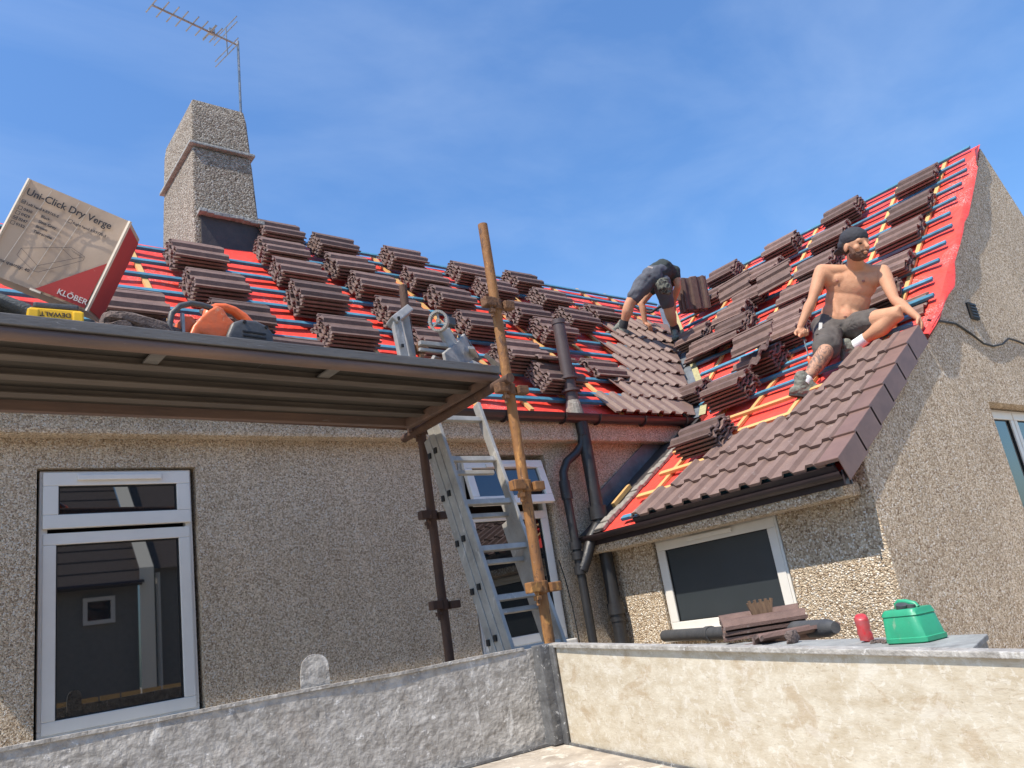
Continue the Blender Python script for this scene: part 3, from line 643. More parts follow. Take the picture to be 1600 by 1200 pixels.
ORD = ['top', 'second', 'third', 'fourth', 'fifth', 'sixth', 'seventh', 'eighth', 'ninth', 'tenth']
def put_tile(Mx, label, group, mi=None):
    me = TILES[random.randrange(4) if mi is None else mi]
    o = bpy.data.objects.new('concrete_tile', me); COL.objects.link(o); o.matrix_world = Mx; o.matrix_basis = Mx
    tag(o, label, 'roof tile', group); tile_count[0] += 1; return o
def stack(fr, u, s, n, desc, jitter=.013, skew=0, rz=0, base=.064, far=False):
    """u,s: lower-left corner of the stack on the plane"""
    for k in range(n):
        h = base + k*NEST; m_ = fr.mat(u+random.uniform(-1, 1)*jitter+skew*k, s+random.uniform(-1, 1)*jitter*.8-.010*k, h, rz+random.uniform(-.022, .022)*(2 if k == n-1 else 1))
        kk = n-1-k
        lab = (ORD[kk] if k else 'lowest') + ' tile in ' + desc
        if far: extra.append(m_)
        else: put_tile(m_, lab, 'brown concrete tiles stacked on the roof')
def stackpx(fr, x, y, n, desc, right=False, dx=0, far=False, **kw):
    """x,y: pixel of the upslope left (or right) corner of the top tile"""
    h = .064+n*NEST+.012
    u, s = fr.hit(x, y, h); s -= TWd-.01*n; 
    if right: u -= TLn
    stack(fr, u+dx, s, n, desc, far=far, **kw)
ML = [  # x, y, n, description
 (263, 368, 7, 'the stack just below the chimney foot'), (291, 413, 7, 'the second stack down below the chimney'), (325, 461, 7, 'the stack behind the orange saw'),
 (146, 440, 6, 'the stack half behind the carton'), (165, 489, 3, 'the small stack beside the carton bottom corner'),
 (403, 366, 6, 'the stack touching the right side of the chimney'), (399, 338, 6, 'the stack on the ridge beside the chimney'),
 (426, 396, 7, 'the second stack down right of the chimney'), (456, 433, 8, 'the third stack down right of the chimney'), (499, 486, 7, 'the large stack above the middle of the deck'),
 (486, 359, 6, 'the ridge stack second from the chimney'), (514, 391, 6, 'the stack under the second ridge stack'), (549, 419, 7, 'the third stack down below the second ridge stack'),
 (590, 459, 7, 'the stack behind the short scaffold tube'), (645, 508, 5, 'the stack between short tube and hook wheel'),
 (600, 380, 6, 'the ridge stack third from the chimney'), (632, 412, 6, 'the stack under the third ridge stack'), (671, 441, 7, 'the third stack down below the third ridge stack'),
 (715, 480, 7, 'the stack right of the hook wheel'), (703, 404, 6, 'the ridge stack just left of the tall scaffold tube'), (743, 429, 6, 'the stack crossed by the tall tube upper coupler'),
 (793, 466, 6, 'the stack right of the tall tube upper coupler'), (776, 524, 8, 'the stack behind the tall tube above the deck'),
 (790, 419, 6, 'the ridge stack just right of the tall tube'), (831, 445, 7, 'the last tall stack of the ridge row'), (835, 492, 7, 'the stack directly above the vent pipe top'),
 (832, 560, 6, 'the stack behind the vent pipe foot'), (872, 476, 6, 'the stack up and right of the vent pipe'), (914, 471, 4, 'the low stack left of the bending roofer'),
 (908, 556, 2, 'the two loose tiles right of the vent pipe'), (558, 556, 3, 'the low stack at the deck edge'), (408, 518, 3, 'the low stack right of the saw')]
FAR = set(); NN = {2: 2, 3: 3, 4: 3, 5: 4, 6: 5, 7: 5, 8: 6}
for x, y, n, d in ML: stackpx(MR, x, y, NN[n], d, rz=random.uniform(-.035, .035), far=(x, y) in FAR)
WR = [
 (1340, 302, 6, WU, 'the ridge stack above the seated man'), (1243, 357, 6, WU, 'the ridge stack second left of the cap'), (1151, 402, 7, WU, 'the ridge stack right of the upright tiles'),
 (1322, 340, 6, WU, 'the stack touching the man cap'), (1218, 396, 6, WU, 'the stack under the middle ridge stack'), (1130, 440, 4, WU, 'the low stack beside the upright tiles'),
 (1303, 383, 6, WU, 'the stack behind the man neck'), (1194, 436, 5, WU, 'the stack between middle stack and valley'), (1274, 426, 4, WU, 'the low stack beside the man shoulder'),
 (1258, 463, 5, WU, 'the stack beside the man right elbow'), (1167, 462, 6, WU, 'the stack near the top of the valley'), (1462, 251, 3, WU, 'the stack nearest the gable peak'),
 (1452, 292, 3, WU, 'the second stack down from the peak'), (1436, 334, 4, WU, 'the third stack down from the peak'), (1420, 384, 3, WU, 'the fourth stack down from the peak'),
 (1402, 430, 3, WU, 'the stack behind the man left arm'), (1170, 481, 6, WU, 'the stack left of the upper pine batten'), (1252, 486, 7, WU, 'the big stack behind the hand with the screwdriver'),
 (1106, 498, 5, WU, 'the stack under the bending roofer boot'), (1128, 528, 6, WL, 'the stack leaning over the valley middle'), (1218, 530, 6, WL, 'the stack right of the loose leaning tiles'),
 (1106, 584, 5, WL, 'the stack at the foot of the valley'), (1168, 570, 8, WL, 'the tallest front stack above the gutter corner'), (1131, 642, 6, WL, 'the lowest front stack by the bare pine battens')]
for x, y, n, fr, d in WR: stackpx(fr, x, y, NN[n], d, right=True, rz=random.uniform(-.02, .02), far=(x, y) in FAR)
# tiles lying loose
G2 = 'brown concrete tiles lying loose on the roof'
for (x, y, h, fr, rz, tx, lab) in (
 (1078, 560, .30, WL, .10, .25, 'loose tile sliding off the valley middle stack'), (1105, 548, .34, WL, .16, .2, 'loose tile bridging the two valley stacks'),
 (1150, 556, .36, WL, .12, .35, 'loose tile tilted on top of the tallest front stack'),
 (1180, 560, .20, WL, -1.2, .5, 'loose tile standing against the end of the front stack'), (1130, 470, .2, WU, .2, .3, 'loose tile askew near the upright tiles'),
 (1190, 458, .18, WU, .15, .35, 'broken-looking loose tile below the second ridge stack'),
 (838, 553, .33, MR, -.05, -.5, 'single tile leaning up behind the vent pipe')):
    u, s = fr.hit(x, y, h); put_tile(fr.mat(u, s-.1, h, rz) @ Matrix.Rotation(tx, 4, 'X'), lab, G2)
Q_ = at(1064, 490, 11.7); wx = Vector((.86, -.50, 0)).normalized(); Lx = (Vector((0, 0, 1))-wx.cross(Vector((0, 0, 1)))*-.12).normalized()
for k in range(3):
    Zx = Lx.cross(wx).normalized(); o_ = Q_+Zx*(.05*k)*-1+wx*(.03*k)
    m_ = Matrix((Lx, wx, Zx)).transposed().to_4x4(); m_.translation = o_+Vector((0, 0, .015*k))
    put_tile(m_, ('front', 'second', 'third', 'rearmost')[k]+' of the tiles stood upright against the ridge', 'tiles standing on end by the ridge')
u, s = WU.hit(1449, 462, .03); put_tile(WU.mat(u-TLn, s-.30, .004), 'tile tucked under battens beside the seated man', G2)

# ================================================================ scaffold
DR = radians(2.5); DM = Matrix.Translation((2.62, 3.22, 1.255)) @ Matrix.Rotation(DR, 4, 'Z')   # local x: along (negative = left), y: towards the house
dk_ = thing('scaffold_deck', (1.2, 3.6, 1.25), 'long grey alloy staging deck carrying the tools, seen from below', 'scaffold deck')
DX0, DX1, DYW = -3.1, .0, .90
b = MB(); b.mbox(DM, (DX0, -.012, .018), (DX1, .03, .062)); b.build('edge_rail', M['deck'], dk_, bevel=.004)
b = MB(); pts = [DM @ Vector((x, .02, -.006)) for x in (DX0, DX1)]; b.tube(pts, .028, 12); b.build('lower_rail', M['deckbrown'], dk_, smooth=True)
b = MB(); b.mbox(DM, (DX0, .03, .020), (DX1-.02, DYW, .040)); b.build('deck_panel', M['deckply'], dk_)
for y in (.24, .47, .70):
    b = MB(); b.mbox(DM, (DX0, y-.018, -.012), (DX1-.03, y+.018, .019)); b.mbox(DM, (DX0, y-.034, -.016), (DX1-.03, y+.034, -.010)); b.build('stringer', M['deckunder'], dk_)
for x in (-2.55, -1.75, -.95):
    b = MB(); b.mbox(DM, (x-.03, .05, -.008), (x+.03, .22, .0)); b.build('bracket_strap', M['deck'], dk_)
b = MB(); b.bar(DM @ Vector((-.02, .0, -.012)), DM @ Vector((-.02, DYW, -.012)), .05, .06); b.build('end_rail', M['deckbrown'], dk_, bevel=.008)
b = MB(); b.mbox(DM, (DX0, DYW-.02, -.03), (DX1-.02, DYW+.02, .06)); b.build('edge_rail', M['deckbrown'], dk_, bevel=.004)
ZD = 1.255+.062
def deckpt(x, y, z=0): return DM @ Vector((x, y, z))
G3 = 'rusty scaffold tubes'
def pole(px, py, Yd, z0, z1, r, m, lab):
    q = onY(px, py, Yd); b = MB(); b.tube([(0, 0, z0), (0, 0, (z0+z1)/2), (0, 0, z1)], r, 18)
    o = b.build('scaffold_tube', M[m], smooth=True); o.location = (q.x, q.y, 0); return tag(o, lab, 'scaffold tube', G3), q
p1, q1 = pole(806, 675, 3.13, -1.75, onY(758, 352, 3.13).z, .0275, 'rust', 'tallest upright rusty orange scaffold tube in front of the ladder')
p2, q2 = pole(680, 850, 4.16, -1.75, onY(637, 448, 4.16).z, .028, 'rustdark', 'dark brown upright scaffold tube rising behind the deck')
a_ = onY(0, 632, 4.22); c_ = onY(668, 668, 4.22); b = MB(); b.tube([a_+(a_-c_)*.15, c_], .026, 14); o = b.build('scaffold_tube', M['rustdark'], smooth=True); tag(o, 'level rusty scaffold tube under the far side of the deck', 'scaffold tube', G3)
a_ = q1.copy(); a_.z = 1.19; a_.x -= .045; d_ = Vector((q2.x-.045, 4.3, 1.20)); b = MB(); b.tube([Vector((a_.x, 3.05, 1.19)), d_], .026, 14); o = b.build('scaffold_tube', M['rustdark'], smooth=True); tag(o, 'short cross tube holding up the right end of the deck', 'scaffold tube', G3)
def coupler(P, lab, m='coupler', flip=1):
    P = Vector(P); t = thing('scaffold_coupler', P, lab, 'coupler', 'scaffold couplers')
    b = MB(); b.tube([P+Vector((0, 0, -.03)), P+Vector((0, 0, .03))], .037, 16); b.build('body', M[m], t, bevel=.004)
    b = MB(); b.box(P+Vector((-.062*flip, -.02, .004)), (.07, .055, .052)); b.build('jaw', M[m], t, bevel=.006); b = MB(); b.box(P+Vector((.062*flip, -.028, -.006)), (.065, .05, .046)); b.build('jaw', M[m], t, bevel=.006)
    b = MB(); b.tube([P+Vector((-.055*flip, -.03, -.02)), P+Vector((-.055*flip, -.03, -.085))], .010, 8); b.box(P+Vector((-.055*flip, -.03, -.05)), (.03, .03, .022)); b.build('bolt', M[m], t, bevel=.003)
    return t
coupler((q1.x, 3.13, onY(776, 478, 3.13).z), 'uppermost coupler on the tall orange tube, against the stacked tiles')
coupler((q1.x, 3.13, onY(795, 610, 3.13).z), 'coupler on the tall tube at the corner of the deck')
coupler((q1.x, 3.13, onY(819, 760, 3.13).z), 'coupler on the tall orange tube in front of the open window', 'rust')
coupler((q1.x, 3.13, onY(843, 918, 3.13).z), 'lowest coupler on the tall orange tube', 'rust')
coupler((q2.x, 4.16, onY(653, 548, 4.16).z), 'coupler on the short tube end above the deck', flip=-1)
coupler((q2.x, 4.16, onY(660, 672, 4.16).z), 'coupler under the far corner of the deck', 'rustdark')
coupler((q2.x, 4.16, onY(674, 806, 4.16).z), 'middle coupler on the dark brown tube', 'rustdark')
coupler((q2.x, 4.16, onY(688, 946, 4.16).z), 'lowest coupler on the dark brown tube', 'rustdark')

# ================================================================ ladder
lad = thing('extension_ladder', (3.4, 4.0, -1.75), 'aluminium triple extension ladder leaning below the end of the deck', 'ladder')
LK = .30
def lp(x, y, off=0): n_ = Vector((0, 1, -LK)); return onP(x, y, Vector((0, 4.15+off, 1.75)), n_)
xR = sum(lp(*p).x for p in ((745, 640), (770, 716), (800, 785), (835, 870), (880, 1003)))/5
xL = sum(lp(*p).x for p in ((690, 672), (708, 760), (742, 850), (772, 930)))/4
ldir = Vector((0, LK, 1)).normalized(); lnrm = Vector((0, -1, LK)).normalized()
def lpos(x, z, off=0): return Vector((x, 4.15-LK*(1.75-z), z))+lnrm*off
ztop = lp(741, 632).z; zrt = lp(690, 660).z+.05
b = MB(); b.bar(lpos(xR, ztop), lpos(xR, -1.7), .025, .062, lnrm); b.build('stile', M['alu'], lad, bevel=.004)
b = MB(); b.bar(lpos(xL, zrt+.08), lpos(xL, -1.7), .025, .062, lnrm); b.build('stile', M['alu'], lad, bevel=.004)
for X_, off, zt in ((xL-.004, -.063, zrt-.03), (xL-.008, -.126, zrt-.10), (xR+.004, -.063, .72), (xR+.008, -.126, .60)):
    b = MB(); b.bar(lpos(X_, zt, off), lpos(X_, -1.7, off), .025, .062, lnrm); b.build('stile', M['alu'], lad, bevel=.004)
rz_ = [lp(*p).z for p in ((722, 655), (738, 716), (766, 780), (792, 852), (815, 930))]
gap = (rz_[0]-rz_[-1])/4
for k in range(11):
    z = rz_[0]-gap*k; b = MB(); b.bar(lpos(xL, z), lpos(xR, z), .034, .030, lnrm); b.build('rung', M['alu'], lad, bevel=.004)
    if k >= 1:
        b = MB(); b.bar(lpos(xL, z-.055, -.068), lpos(xR, z-.055, -.068), .028, .026, lnrm); b.build('rung', M['alu'], lad, bevel=.004)
for k in range(1, 8):
    for dx, of in ((-.020, -.068), (-.024, -.136)):
        z = rz_[0]-gap*k+.10; b = MB(); b.box(lpos(xL+dx, z, of), (.012, .026, .035)); b.build('rung_end', M['gasket'], lad)

# ================================================================ carton on the deck
a_, b_, c_ = -.3633, .2265, .4507
RB = Matrix.Rotation(a_, 3, 'Z') @ Matrix.Rotation(b_, 3, 'X') @ Matrix.Rotation(c_, 3, 'Y')
OB = onY(135.4, 486.3, 3.35); BW, BH, BD = .4061, .4172, .2853
BM = RB.to_4x4(); BM.translation = OB                 # local: x right, z up, y back; origin at the lower right front corner
car = thing('cardboard_carton', OB, 'tilted cardboard carton printed Uni-Click Dry Verge, propped on the deck', 'carton')
def bulge(mb, f, nu, nv):
    vs = [f(i/nu, j/nv) for j in range(nv+1) for i in range(nu+1)]
    mb.add(vs, [(j*(nu+1)+i, j*(nu+1)+i+1, (j+1)*(nu+1)+i+1, (j+1)*(nu+1)+i) for j in range(nv) for i in range(nu)])
def dent(u, v, a=.006): return a*noise.noise(Vector((u*3, v*3, 1.3)))*min(1, 6*min(u, 1-u, v, 1-v))
b = MB()
bulge(b, lambda u, v: BM @ Vector((-BW+BW*u, -dent(u, v), BH*v)), 14, 14)                      # front
bulge(b, lambda u, v: BM @ Vector((-BW+BW*u, BD*v, 0-.0*u)), 6, 6); bulge(b, lambda u, v: BM @ Vector((-BW+BW*u, BD*v, BH)), 6, 6)
bulge(b, lambda u, v: BM @ Vector((-BW, BD*u, BH*v)), 6, 6); bulge(b, lambda u, v: BM @ Vector((-BW+BW*u, BD, BH*v)), 6, 6)
bulge(b, lambda u, v: BM @ Vector((0, BD*u, BH*v)), 6, 6)
b.build('box_body', M['card'], car, smooth=True)
b = MB(); bulge(b, lambda u, v: BM @ Vector((.0025, .012+(BD-.012)*u, .012+(BH-.03)*v)), 6, 6)
b.build('red_side_panel', M['cardred'], car)
b = MB(); b.add([BM @ Vector(p) for p in ((-.012, -.0075, .008), (-.205, -.0075, .008), (-.008, -.0075, .215))], [(0, 2, 1)]); b.build('red_corner_panel', M['cardred'], car, normals=False)
b = MB(); b.bar(BM @ Vector((0, -.003, .0)), BM @ Vector((0, -.003, BH)), .012, .010); b.bar(BM @ Vector((-BW, -.003, 0)), BM @ Vector((-BW, -.003, BH)), .010, .008); b.bar(BM @ Vector((-BW*.55, .0, .0)), BM @ Vector((-.18, -.002, .0)), .01, .008); b.build('pale_edge', M['cardpale'], car)  # pale strips along the front edges of the carton
b = MB()      # crease lines down the face
for x in (-.325, -.215, -.17+.0): b.bar(BM @ Vector((x-.03, -.0068, .03)), BM @ Vector((x+.012, -.0068, BH-.01)), .002, .0012, BM.to_3x3() @ Vector((0, 1, 0)))
b.build('crease', M['cardpale'], car)
def text(s, size, Mx, m, name, parent, extr=.0006, align='LEFT', shear=0):
    cu = bpy.data.curves.new(name, 'FONT'); cu.body = s; cu.size = size; cu.extrude = extr; cu.align_x = align; cu.offset = size*.012; cu.resolution_u = 3
    to = bpy.data.objects.new(name, cu); COL.objects.link(to); dg = bpy.context.evaluated_depsgraph_get()
    me = bpy.data.meshes.new_from_object(to.evaluated_get(dg)); bpy.data.objects.remove(to); me.name = name
    me.transform(Mx); me.materials.clear(); me.materials.append(M[m]); o = bpy.data.objects.new(name, me); COL.objects.link(o)
    if parent is not None: o.parent = parent; o.matrix_parent_inverse = world_inv(parent)
    return o
def face(x, z, rot=0): return BM @ Matrix.Translation((x, -.0085, z)) @ Matrix.Rotation(radians(90), 4, 'X') @ Matrix.Rotation(rot, 4, 'Z')
text('Uni-Click Dry Verge', .0405, face(-.392, .352), 'ink', 'title_lettering', car, .0008)
text('Left hand KR9765-5', .0155, face(-.372, .312), 'ink', 'small_lettering', car); text('Right hand KR9770-5', .0155, face(-.190, .312), 'ink', 'small_lettering', car)
for i, (c, nme) in enumerate((('0450', 'Black'), ('0429', 'Slate Grey'), ('0247', 'Brown'), ('0152', 'Terracotta'))):
    z = .286-.0225*i; text(c, .0165, face(-.372, z), 'ink', 'small_lettering', car); text(nme, .0165, face(-.305, z), 'ink', 'small_lettering', car)
text('Box quantity: 40', .0185, face(-.375, .060), 'ink', 'small_lettering', car)
text('KLÖBER', .0325, face(-.128, .022), 'inkwhite', 'maker_lettering', car, .0008)
b = MB(); yv = BM.to_3x3() @ Vector((0, 1, 0))
def ln_(p, q, w=.0016): b.bar(BM @ Vector((p[0], -.0082, p[1])), BM @ Vector((q[0], -.0082, q[1])), w, .0008, yv)
for (x, z, tick) in ((-.392, .312, 1), (-.392, .284, 0), (-.392, .2615, 0), (-.392, .239, 1), (-.392, .2165, 0), (-.208, .312, 0)):
    b = MB(); h = .014; ln_((x, z), (x+h, z)); ln_((x+h, z), (x+h, z+h)); ln_((x+h, z+h), (x, z+h)); ln_((x, z+h), (x, z))
    if tick: ln_((x+.002, z+.008), (x+.006, z+.003)); ln_((x+.006, z+.003), (x+.013, z+.012)); ln_((x+.002, z+.011), (x+.012, z+.004))
    b.build('tick_box', M['ink'], car)
b = MB()
# the drawn verge piece
P = dict(a=(-.315, .140), b=(-.155, .220), c=(-.095, .205), d=(-.235, .098), e=(-.318, .108), f=(-.238, .072), g=(-.222, .075), h=(-.093, .188), i=(-.186, .203), j=(-.128, .178))
for p, q in (('a', 'b'), ('b', 'c'), ('c', 'd'), ('d', 'a'), ('a', 'e'), ('d', 'f'), ('f', 'g'), ('g', 'h'), ('h', 'c'), ('i', 'j'), ('e', 'f')): ln_(P[p], P[q], .0012)
for t_ in range(5): ln_((-.150+.009*t_, .212-.002*t_), (-.135+.009*t_, .203-.002*t_), .001)
b.build('drawn_lines', M['inkline'], car)

# ================================================================ things along the deck edge
def deckline(px, yoff):      # a point standing on the deck above pixel column px
    best = None
    for k in range(400):
        x = DX0+.3+k*(DX1-DX0)/400*1.0; q = deckpt(x, yoff, .064); d = q; c = (d.dot(CR), d.dot(CU), d.dot(CF)); X = 800+F*c[0]/c[2]
        if best is None or abs(X-px) < best[0]: best = (abs(X-px), q)
    return best[1]
RD = Matrix.Rotation(DR, 4, 'Z')
# battery
q = deckline(88, .05); bt = thing('power_tool_battery', q, 'yellow and grey power tool battery lying upside down on the deck edge', 'battery')
m_ = Matrix.Translation(q) @ RD @ Matrix.Rotation(-.10, 4, 'Z')
b = MB(); b.mbox(m_, (-.088, 0, .0), (.088, .09, .062)); b.mbox(m_, (-.094, -.005, .006), (-.055, .08, .056)); b.mbox(m_, (.055, -.005, .006), (.094, .08, .056)); b.build('case', M['yellow'], bt, bevel=.006)
b = MB(); b.mbox(m_, (-.075, .004, .064), (.078, .09, .088)); b.build('contact_plate', M['dkgrey'], bt, bevel=.008)
text('DEWALT', .0255, m_ @ Matrix.Translation((.052, -.0015, .046)) @ Matrix.Rotation(pi, 4, 'Y') @ Matrix.Rotation(radians(90), 4, 'X') @ Matrix.Scale(-1, 4, (1, 0, 0)) @ Matrix.Identity(4) if False else m_ @ Matrix.Translation((.050, -.0012, .046)) @ Matrix.Rotation(pi, 4, 'Y') @ Matrix.Rotation(radians(90), 4, 'X'), 'ink', 'maker_lettering', bt)
# cut-off saw
q = deckline(362, .08); sw = thing('cut_off_saw', q, 'orange and dark grey petrol cut-off saw with a black hoop handle', 'saw')
m_ = Matrix.Translation(q) @ RD @ Matrix.Rotation(.08, 4, 'Z')
sc = .0040   # metres per photo pixel at the saw
def sp(x, y, d=0): return Vector(((x-360)*sc*1.0, d, (538-y)*sc-.005))
def extr(mb, pts, d0, d1):
    n = len(pts); vs = [m_ @ sp(x, y, d0) for x, y in pts]+[m_ @ sp(x, y, d1) for x, y in pts]
    tris = tessellate_polygon([[Vector((x, y, 0)) for x, y in pts]]); fs = [tuple(t) for t in tris]+[tuple(i+n for i in t[::-1]) for t in tris]
    for i in range(n): fs.append((i, (i+1) % n, (i+1) % n+n, i+n))
    mb.add(vs, fs)
b = MB(); extr(b, [(313, 532), (318, 520), (327, 508), (336, 499), (345, 492), (352, 494), (357, 503), (364, 509), (374, 509), (378, 512), (370, 530), (366, 548), (336, 540), (336, 530), (325, 528), (318, 540)], 0, .16)
b.build('body', M['orange'], sw, bevel=.012, seg=3, smooth=True)
b = MB(); b.tube([m_ @ sp(x, y, .08) for x, y in ((345, 503), (346, 492), (354, 486), (364, 484), (374, 486), (384, 492), (391, 502), (398, 512))], [.036, .028, .022, .020, .021, .025, .032, .036], 12); b.build('rear_handle', M['orange'], sw, smooth=True)
b = MB(); extr(b, [(350, 545), (353, 527), (360, 511), (371, 506), (388, 505), (400, 509), (408, 517), (409, 548)], -.02, .18); b.build('air_filter_cover', M['dkgrey'], sw, bevel=.018, seg=3, smooth=True)
b = MB()
for i in range(4): b.box(m_ @ sp(384, 521+5*i, -.022), (.11, .006, .007), m_.to_3x3())
for x, y in ((373, 509.5), (399, 512)): b.tube([m_ @ sp(x, y, -.026), m_ @ sp(x, y, -.010)], .008, 10)
b.build('cover_ribs', M['gasket'], sw)
b = MB(); b.tube([m_ @ sp(x, y, .02) for x, y in ((297, 536), (294, 522), (297, 508), (306, 498), (318, 493), (330, 493), (341, 495))], .013, 12); b.build('hoop_handle', M['dkgrey'], sw, smooth=True)
b = MB(); b.tube([m_ @ sp(x, y, .12) for x, y in ((340, 489), (352, 483), (364, 481), (376, 485), (385, 493))], .011, 10); b.build('blade_guard', M['steel'], sw, smooth=True)
b = MB(); extr(b, [(302, 532), (304, 516), (312, 507), (320, 506), (326, 512), (318, 534)], .03, .12); b.build('front_cover', M['orange'], sw, bevel=.01, smooth=True)
b = MB(); b.box(m_ @ sp(308, 520, .02), (.014, .02, .11), m_.to_3x3()); b.box(m_ @ sp(326, 536, .02), (.16, .03, .03), m_.to_3x3()); b.build('base_plate', M['steel'], sw, bevel=.004)
# rubble chunk
def chunk(name, c, size, m, lab, cat, seed, group=None, rot=None):
    bm = bmesh.new(); bmesh.ops.create_icosphere(bm, subdivisions=3, radius=.5); r = Vector((seed*3.1, seed*1.7, seed))
    for v in bm.verts:
        d = v.co.normalized(); f = 1+.35*noise.noise(d*1.6+r)+.12*noise.noise(d*5+r); v.co = Vector((v.co.x*size[0], v.co.y*size[1], v.co.z*size[2]))*f
        for ax in range(3):
            lim = size[ax]*.42; v.co[ax] = max(-lim, min(lim, v.co[ax]))
    me = bpy.data.meshes.new(name); bm.to_mesh(me); bm.free(); me.materials.append(M[m]); o = bpy.data.objects.new(name, me); COL.objects.link(o)
    o.location = c; o.rotation_euler = rot or (0, 0, DR); return tag(o, lab, cat, group)
q = deckline(228, .12); chunk('broken_tile', q+Vector((0, 0, .035)), (.40, .16, .11), 'rubble', 'long crumbly piece of broken tile between carton and saw', 'broken tile', 2, rot=(0, .16, .1))
q = deckline(186, .10); chunk('broken_tile', q+Vector((0, 0, .02)), (.13, .12, .07), 'rubble', 'small dark broken lump at the carton lower corner', 'broken tile', 5)
# bags at the far left
q = deckline(22, .22); b = MB()
for i in range(6): b.tube([q+Vector((-.25, .02*i, .02+.012*i)), q+Vector((-.12+.02*i, .03*i-.05, .15-.010*i)), q+Vector((.03+.016*i, .03*i-.06, .09-.01*i)), q+Vector((.085+.014*i, .03*i-.06, -.0))], .028, 10)
tag(b.build('canvas_bag', M['bag'], smooth=True), 'folded grey canvas bag at the left end of the deck', 'bag')
q = deckline(48, .2); chunk('cloth_bundle', q+Vector((0, 0, .05)), (.17, .12, .13), 'maroon', 'dark maroon cloth bundle beside the canvas bag', 'cloth', 8)

# ================================================================ roof hook and grey debris at the right end
YH = 3.62
def hp(x, y, d=0): return onY(x, y, YH+d)
hk = thing('roof_ladder_hook', hp(640, 572), 'pale grey roof ladder hook end with a small spoked wheel, lying on the deck', 'ladder hook')
b = MB(); b.bar(hp(633, 572), hp(618, 500), .055, .035, (0, -1, .3)); b.bar(hp(645, 570, .12), hp(632, 494, .12), .05, .03, (0, -1, .3)); b.build('hook_stile', M['alu'], hk, bevel=.006)
b = MB(); b.bar(hp(612, 505), hp(637, 485, .1), .05, .07, (0, -1, .3)); b.build('hook_head', M['alu'], hk, bevel=.008)
b = MB(); 
for x, y in ((623, 497), (629, 540)): b.box(hp(x, y, -.03), (.014, .01, .018))
b.build('bolt', M['gasket'], hk)
b = MB(); b.bar(hp(655, 536), hp(704, 541), .03, .026); b.bar(hp(655, 546), hp(700, 551), .02, .02); b.build('hook_rung', M['alu'], hk, bevel=.004)
b = MB(); b.bar(hp(693, 515), hp(708, 545), .085, .03, (0, -1, .2)); b.build('hook_arm', M['alu'], hk, bevel=.008)
wc = hp(685.5, 502, -.05); wa = (Vector((-.75, -.62, -.1))).normalized(); b = MB(); n_ = 28; e1 = wa.cross(Vector((0, 0, 1))).normalized(); e2 = wa.cross(e1)
ring = [wc+e1*.052*cos(2*pi*k/n_)+e2*.058*sin(2*pi*k/n_) for k in range(n_+1)]
for k in range(n_): b.bar(ring[k], ring[k+1]+(ring[k+1]-ring[k])*.25, .038, .014, (ring[k]-wc))
b.build('wheel_rim', M['debris'], hk)
b = MB()
for k in range(3): a = 2*pi*k/3+.5; b.bar(wc, wc+e1*.05*cos(a)+e2*.055*sin(a), .012, .012, wa)
b.tube([wc-wa*.02, wc+wa*.02], .012, 10); b.build('wheel_spoke', M['debris'], hk)
b = MB(); b.bar(hp(697, 502, .02), hp(708, 505, .03), .05, .05); b.build('axle_bracket', M['dkgrey'], hk, bevel=.006)
def shard(pts, d, th, m, lab):
    q = [onY(x, y, YH+d+dd) for x, y, dd in pts]; nrm = (q[1]-q[0]).cross(q[2]-q[0]).normalized()*th; b = MB(); n = len(q); b.add(q+[p+nrm for p in q], [tuple(range(n)), tuple(range(2*n-1, n-1, -1))]+[(i, (i+1) % n, (i+1) % n+n, i+n) for i in range(n)])
    o = b.build('broken_ridge_piece', M[m], bevel=.003, seg=1); return tag(o, lab, 'debris', 'broken grey pieces on the right end of the deck')
shard([(690, 552, 0), (712, 534, .1), (722, 522, .15), (738, 560, .15), (720, 572, .05), (694, 574, 0)], -.08, .02, 'debris', 'curved grey half-round piece tallest in the debris heap')
shard([(716, 525, 0), (730, 530, 0), (752, 562, .1), (735, 572, .1), (722, 560, .05)], .06, .03, 'dkgrey', 'dark grey hollow piece behind the curved one')
shard([(714, 576, -.05), (738, 562, .08), (763, 572, .1), (745, 579, -.02)], -.12, .02, 'debris', 'flat grey slab at the front of the debris heap')
shard([(732, 545, 0), (742, 546, 0), (748, 560, .1), (734, 556, .1)], -.05, .02, 'alu', 'small pale bent piece near the top of the heap')
shard([(755, 556, 0), (762, 562, 0), (786, 580, .1), (778, 584, .1)], -.02, .025, 'debris', 'long grey strip pointing to the deck corner')
shard([(672, 572, 0), (681, 556, 0), (691, 560, .08), (688, 574, .08)], -.05, .02, 'debris', 'small upright piece left of the heap')
shard([(655, 572, 0), (659, 560, 0), (668, 566, .05), (666, 574, .05)], -.05, .025, 'alu', 'pale broken piece at the foot of the short tube')
shard([(664, 566, 0), (668, 563, 0), (675, 572, .03), (671, 574, .03)], -.08, .015, 'pine', 'yellow wood splinter left of the heap')
for i in range(6):
    x = 676+i*18.0; q = onY(x, 575+3*sin(i), YH-.1+.03*(i % 3)); q.z = ZD+.015
    chunk('rubble_lump', q, (.05+.02*(i % 3), .05, .035), 'debris' if i % 2 else 'rubble', ['leftmost', 'second', 'third', 'fourth', 'fifth', 'rightmost'][i]+' rubble crumb from the left on the right end of the deck', 'rubble', i+11, 'rubble crumbs on the deck')
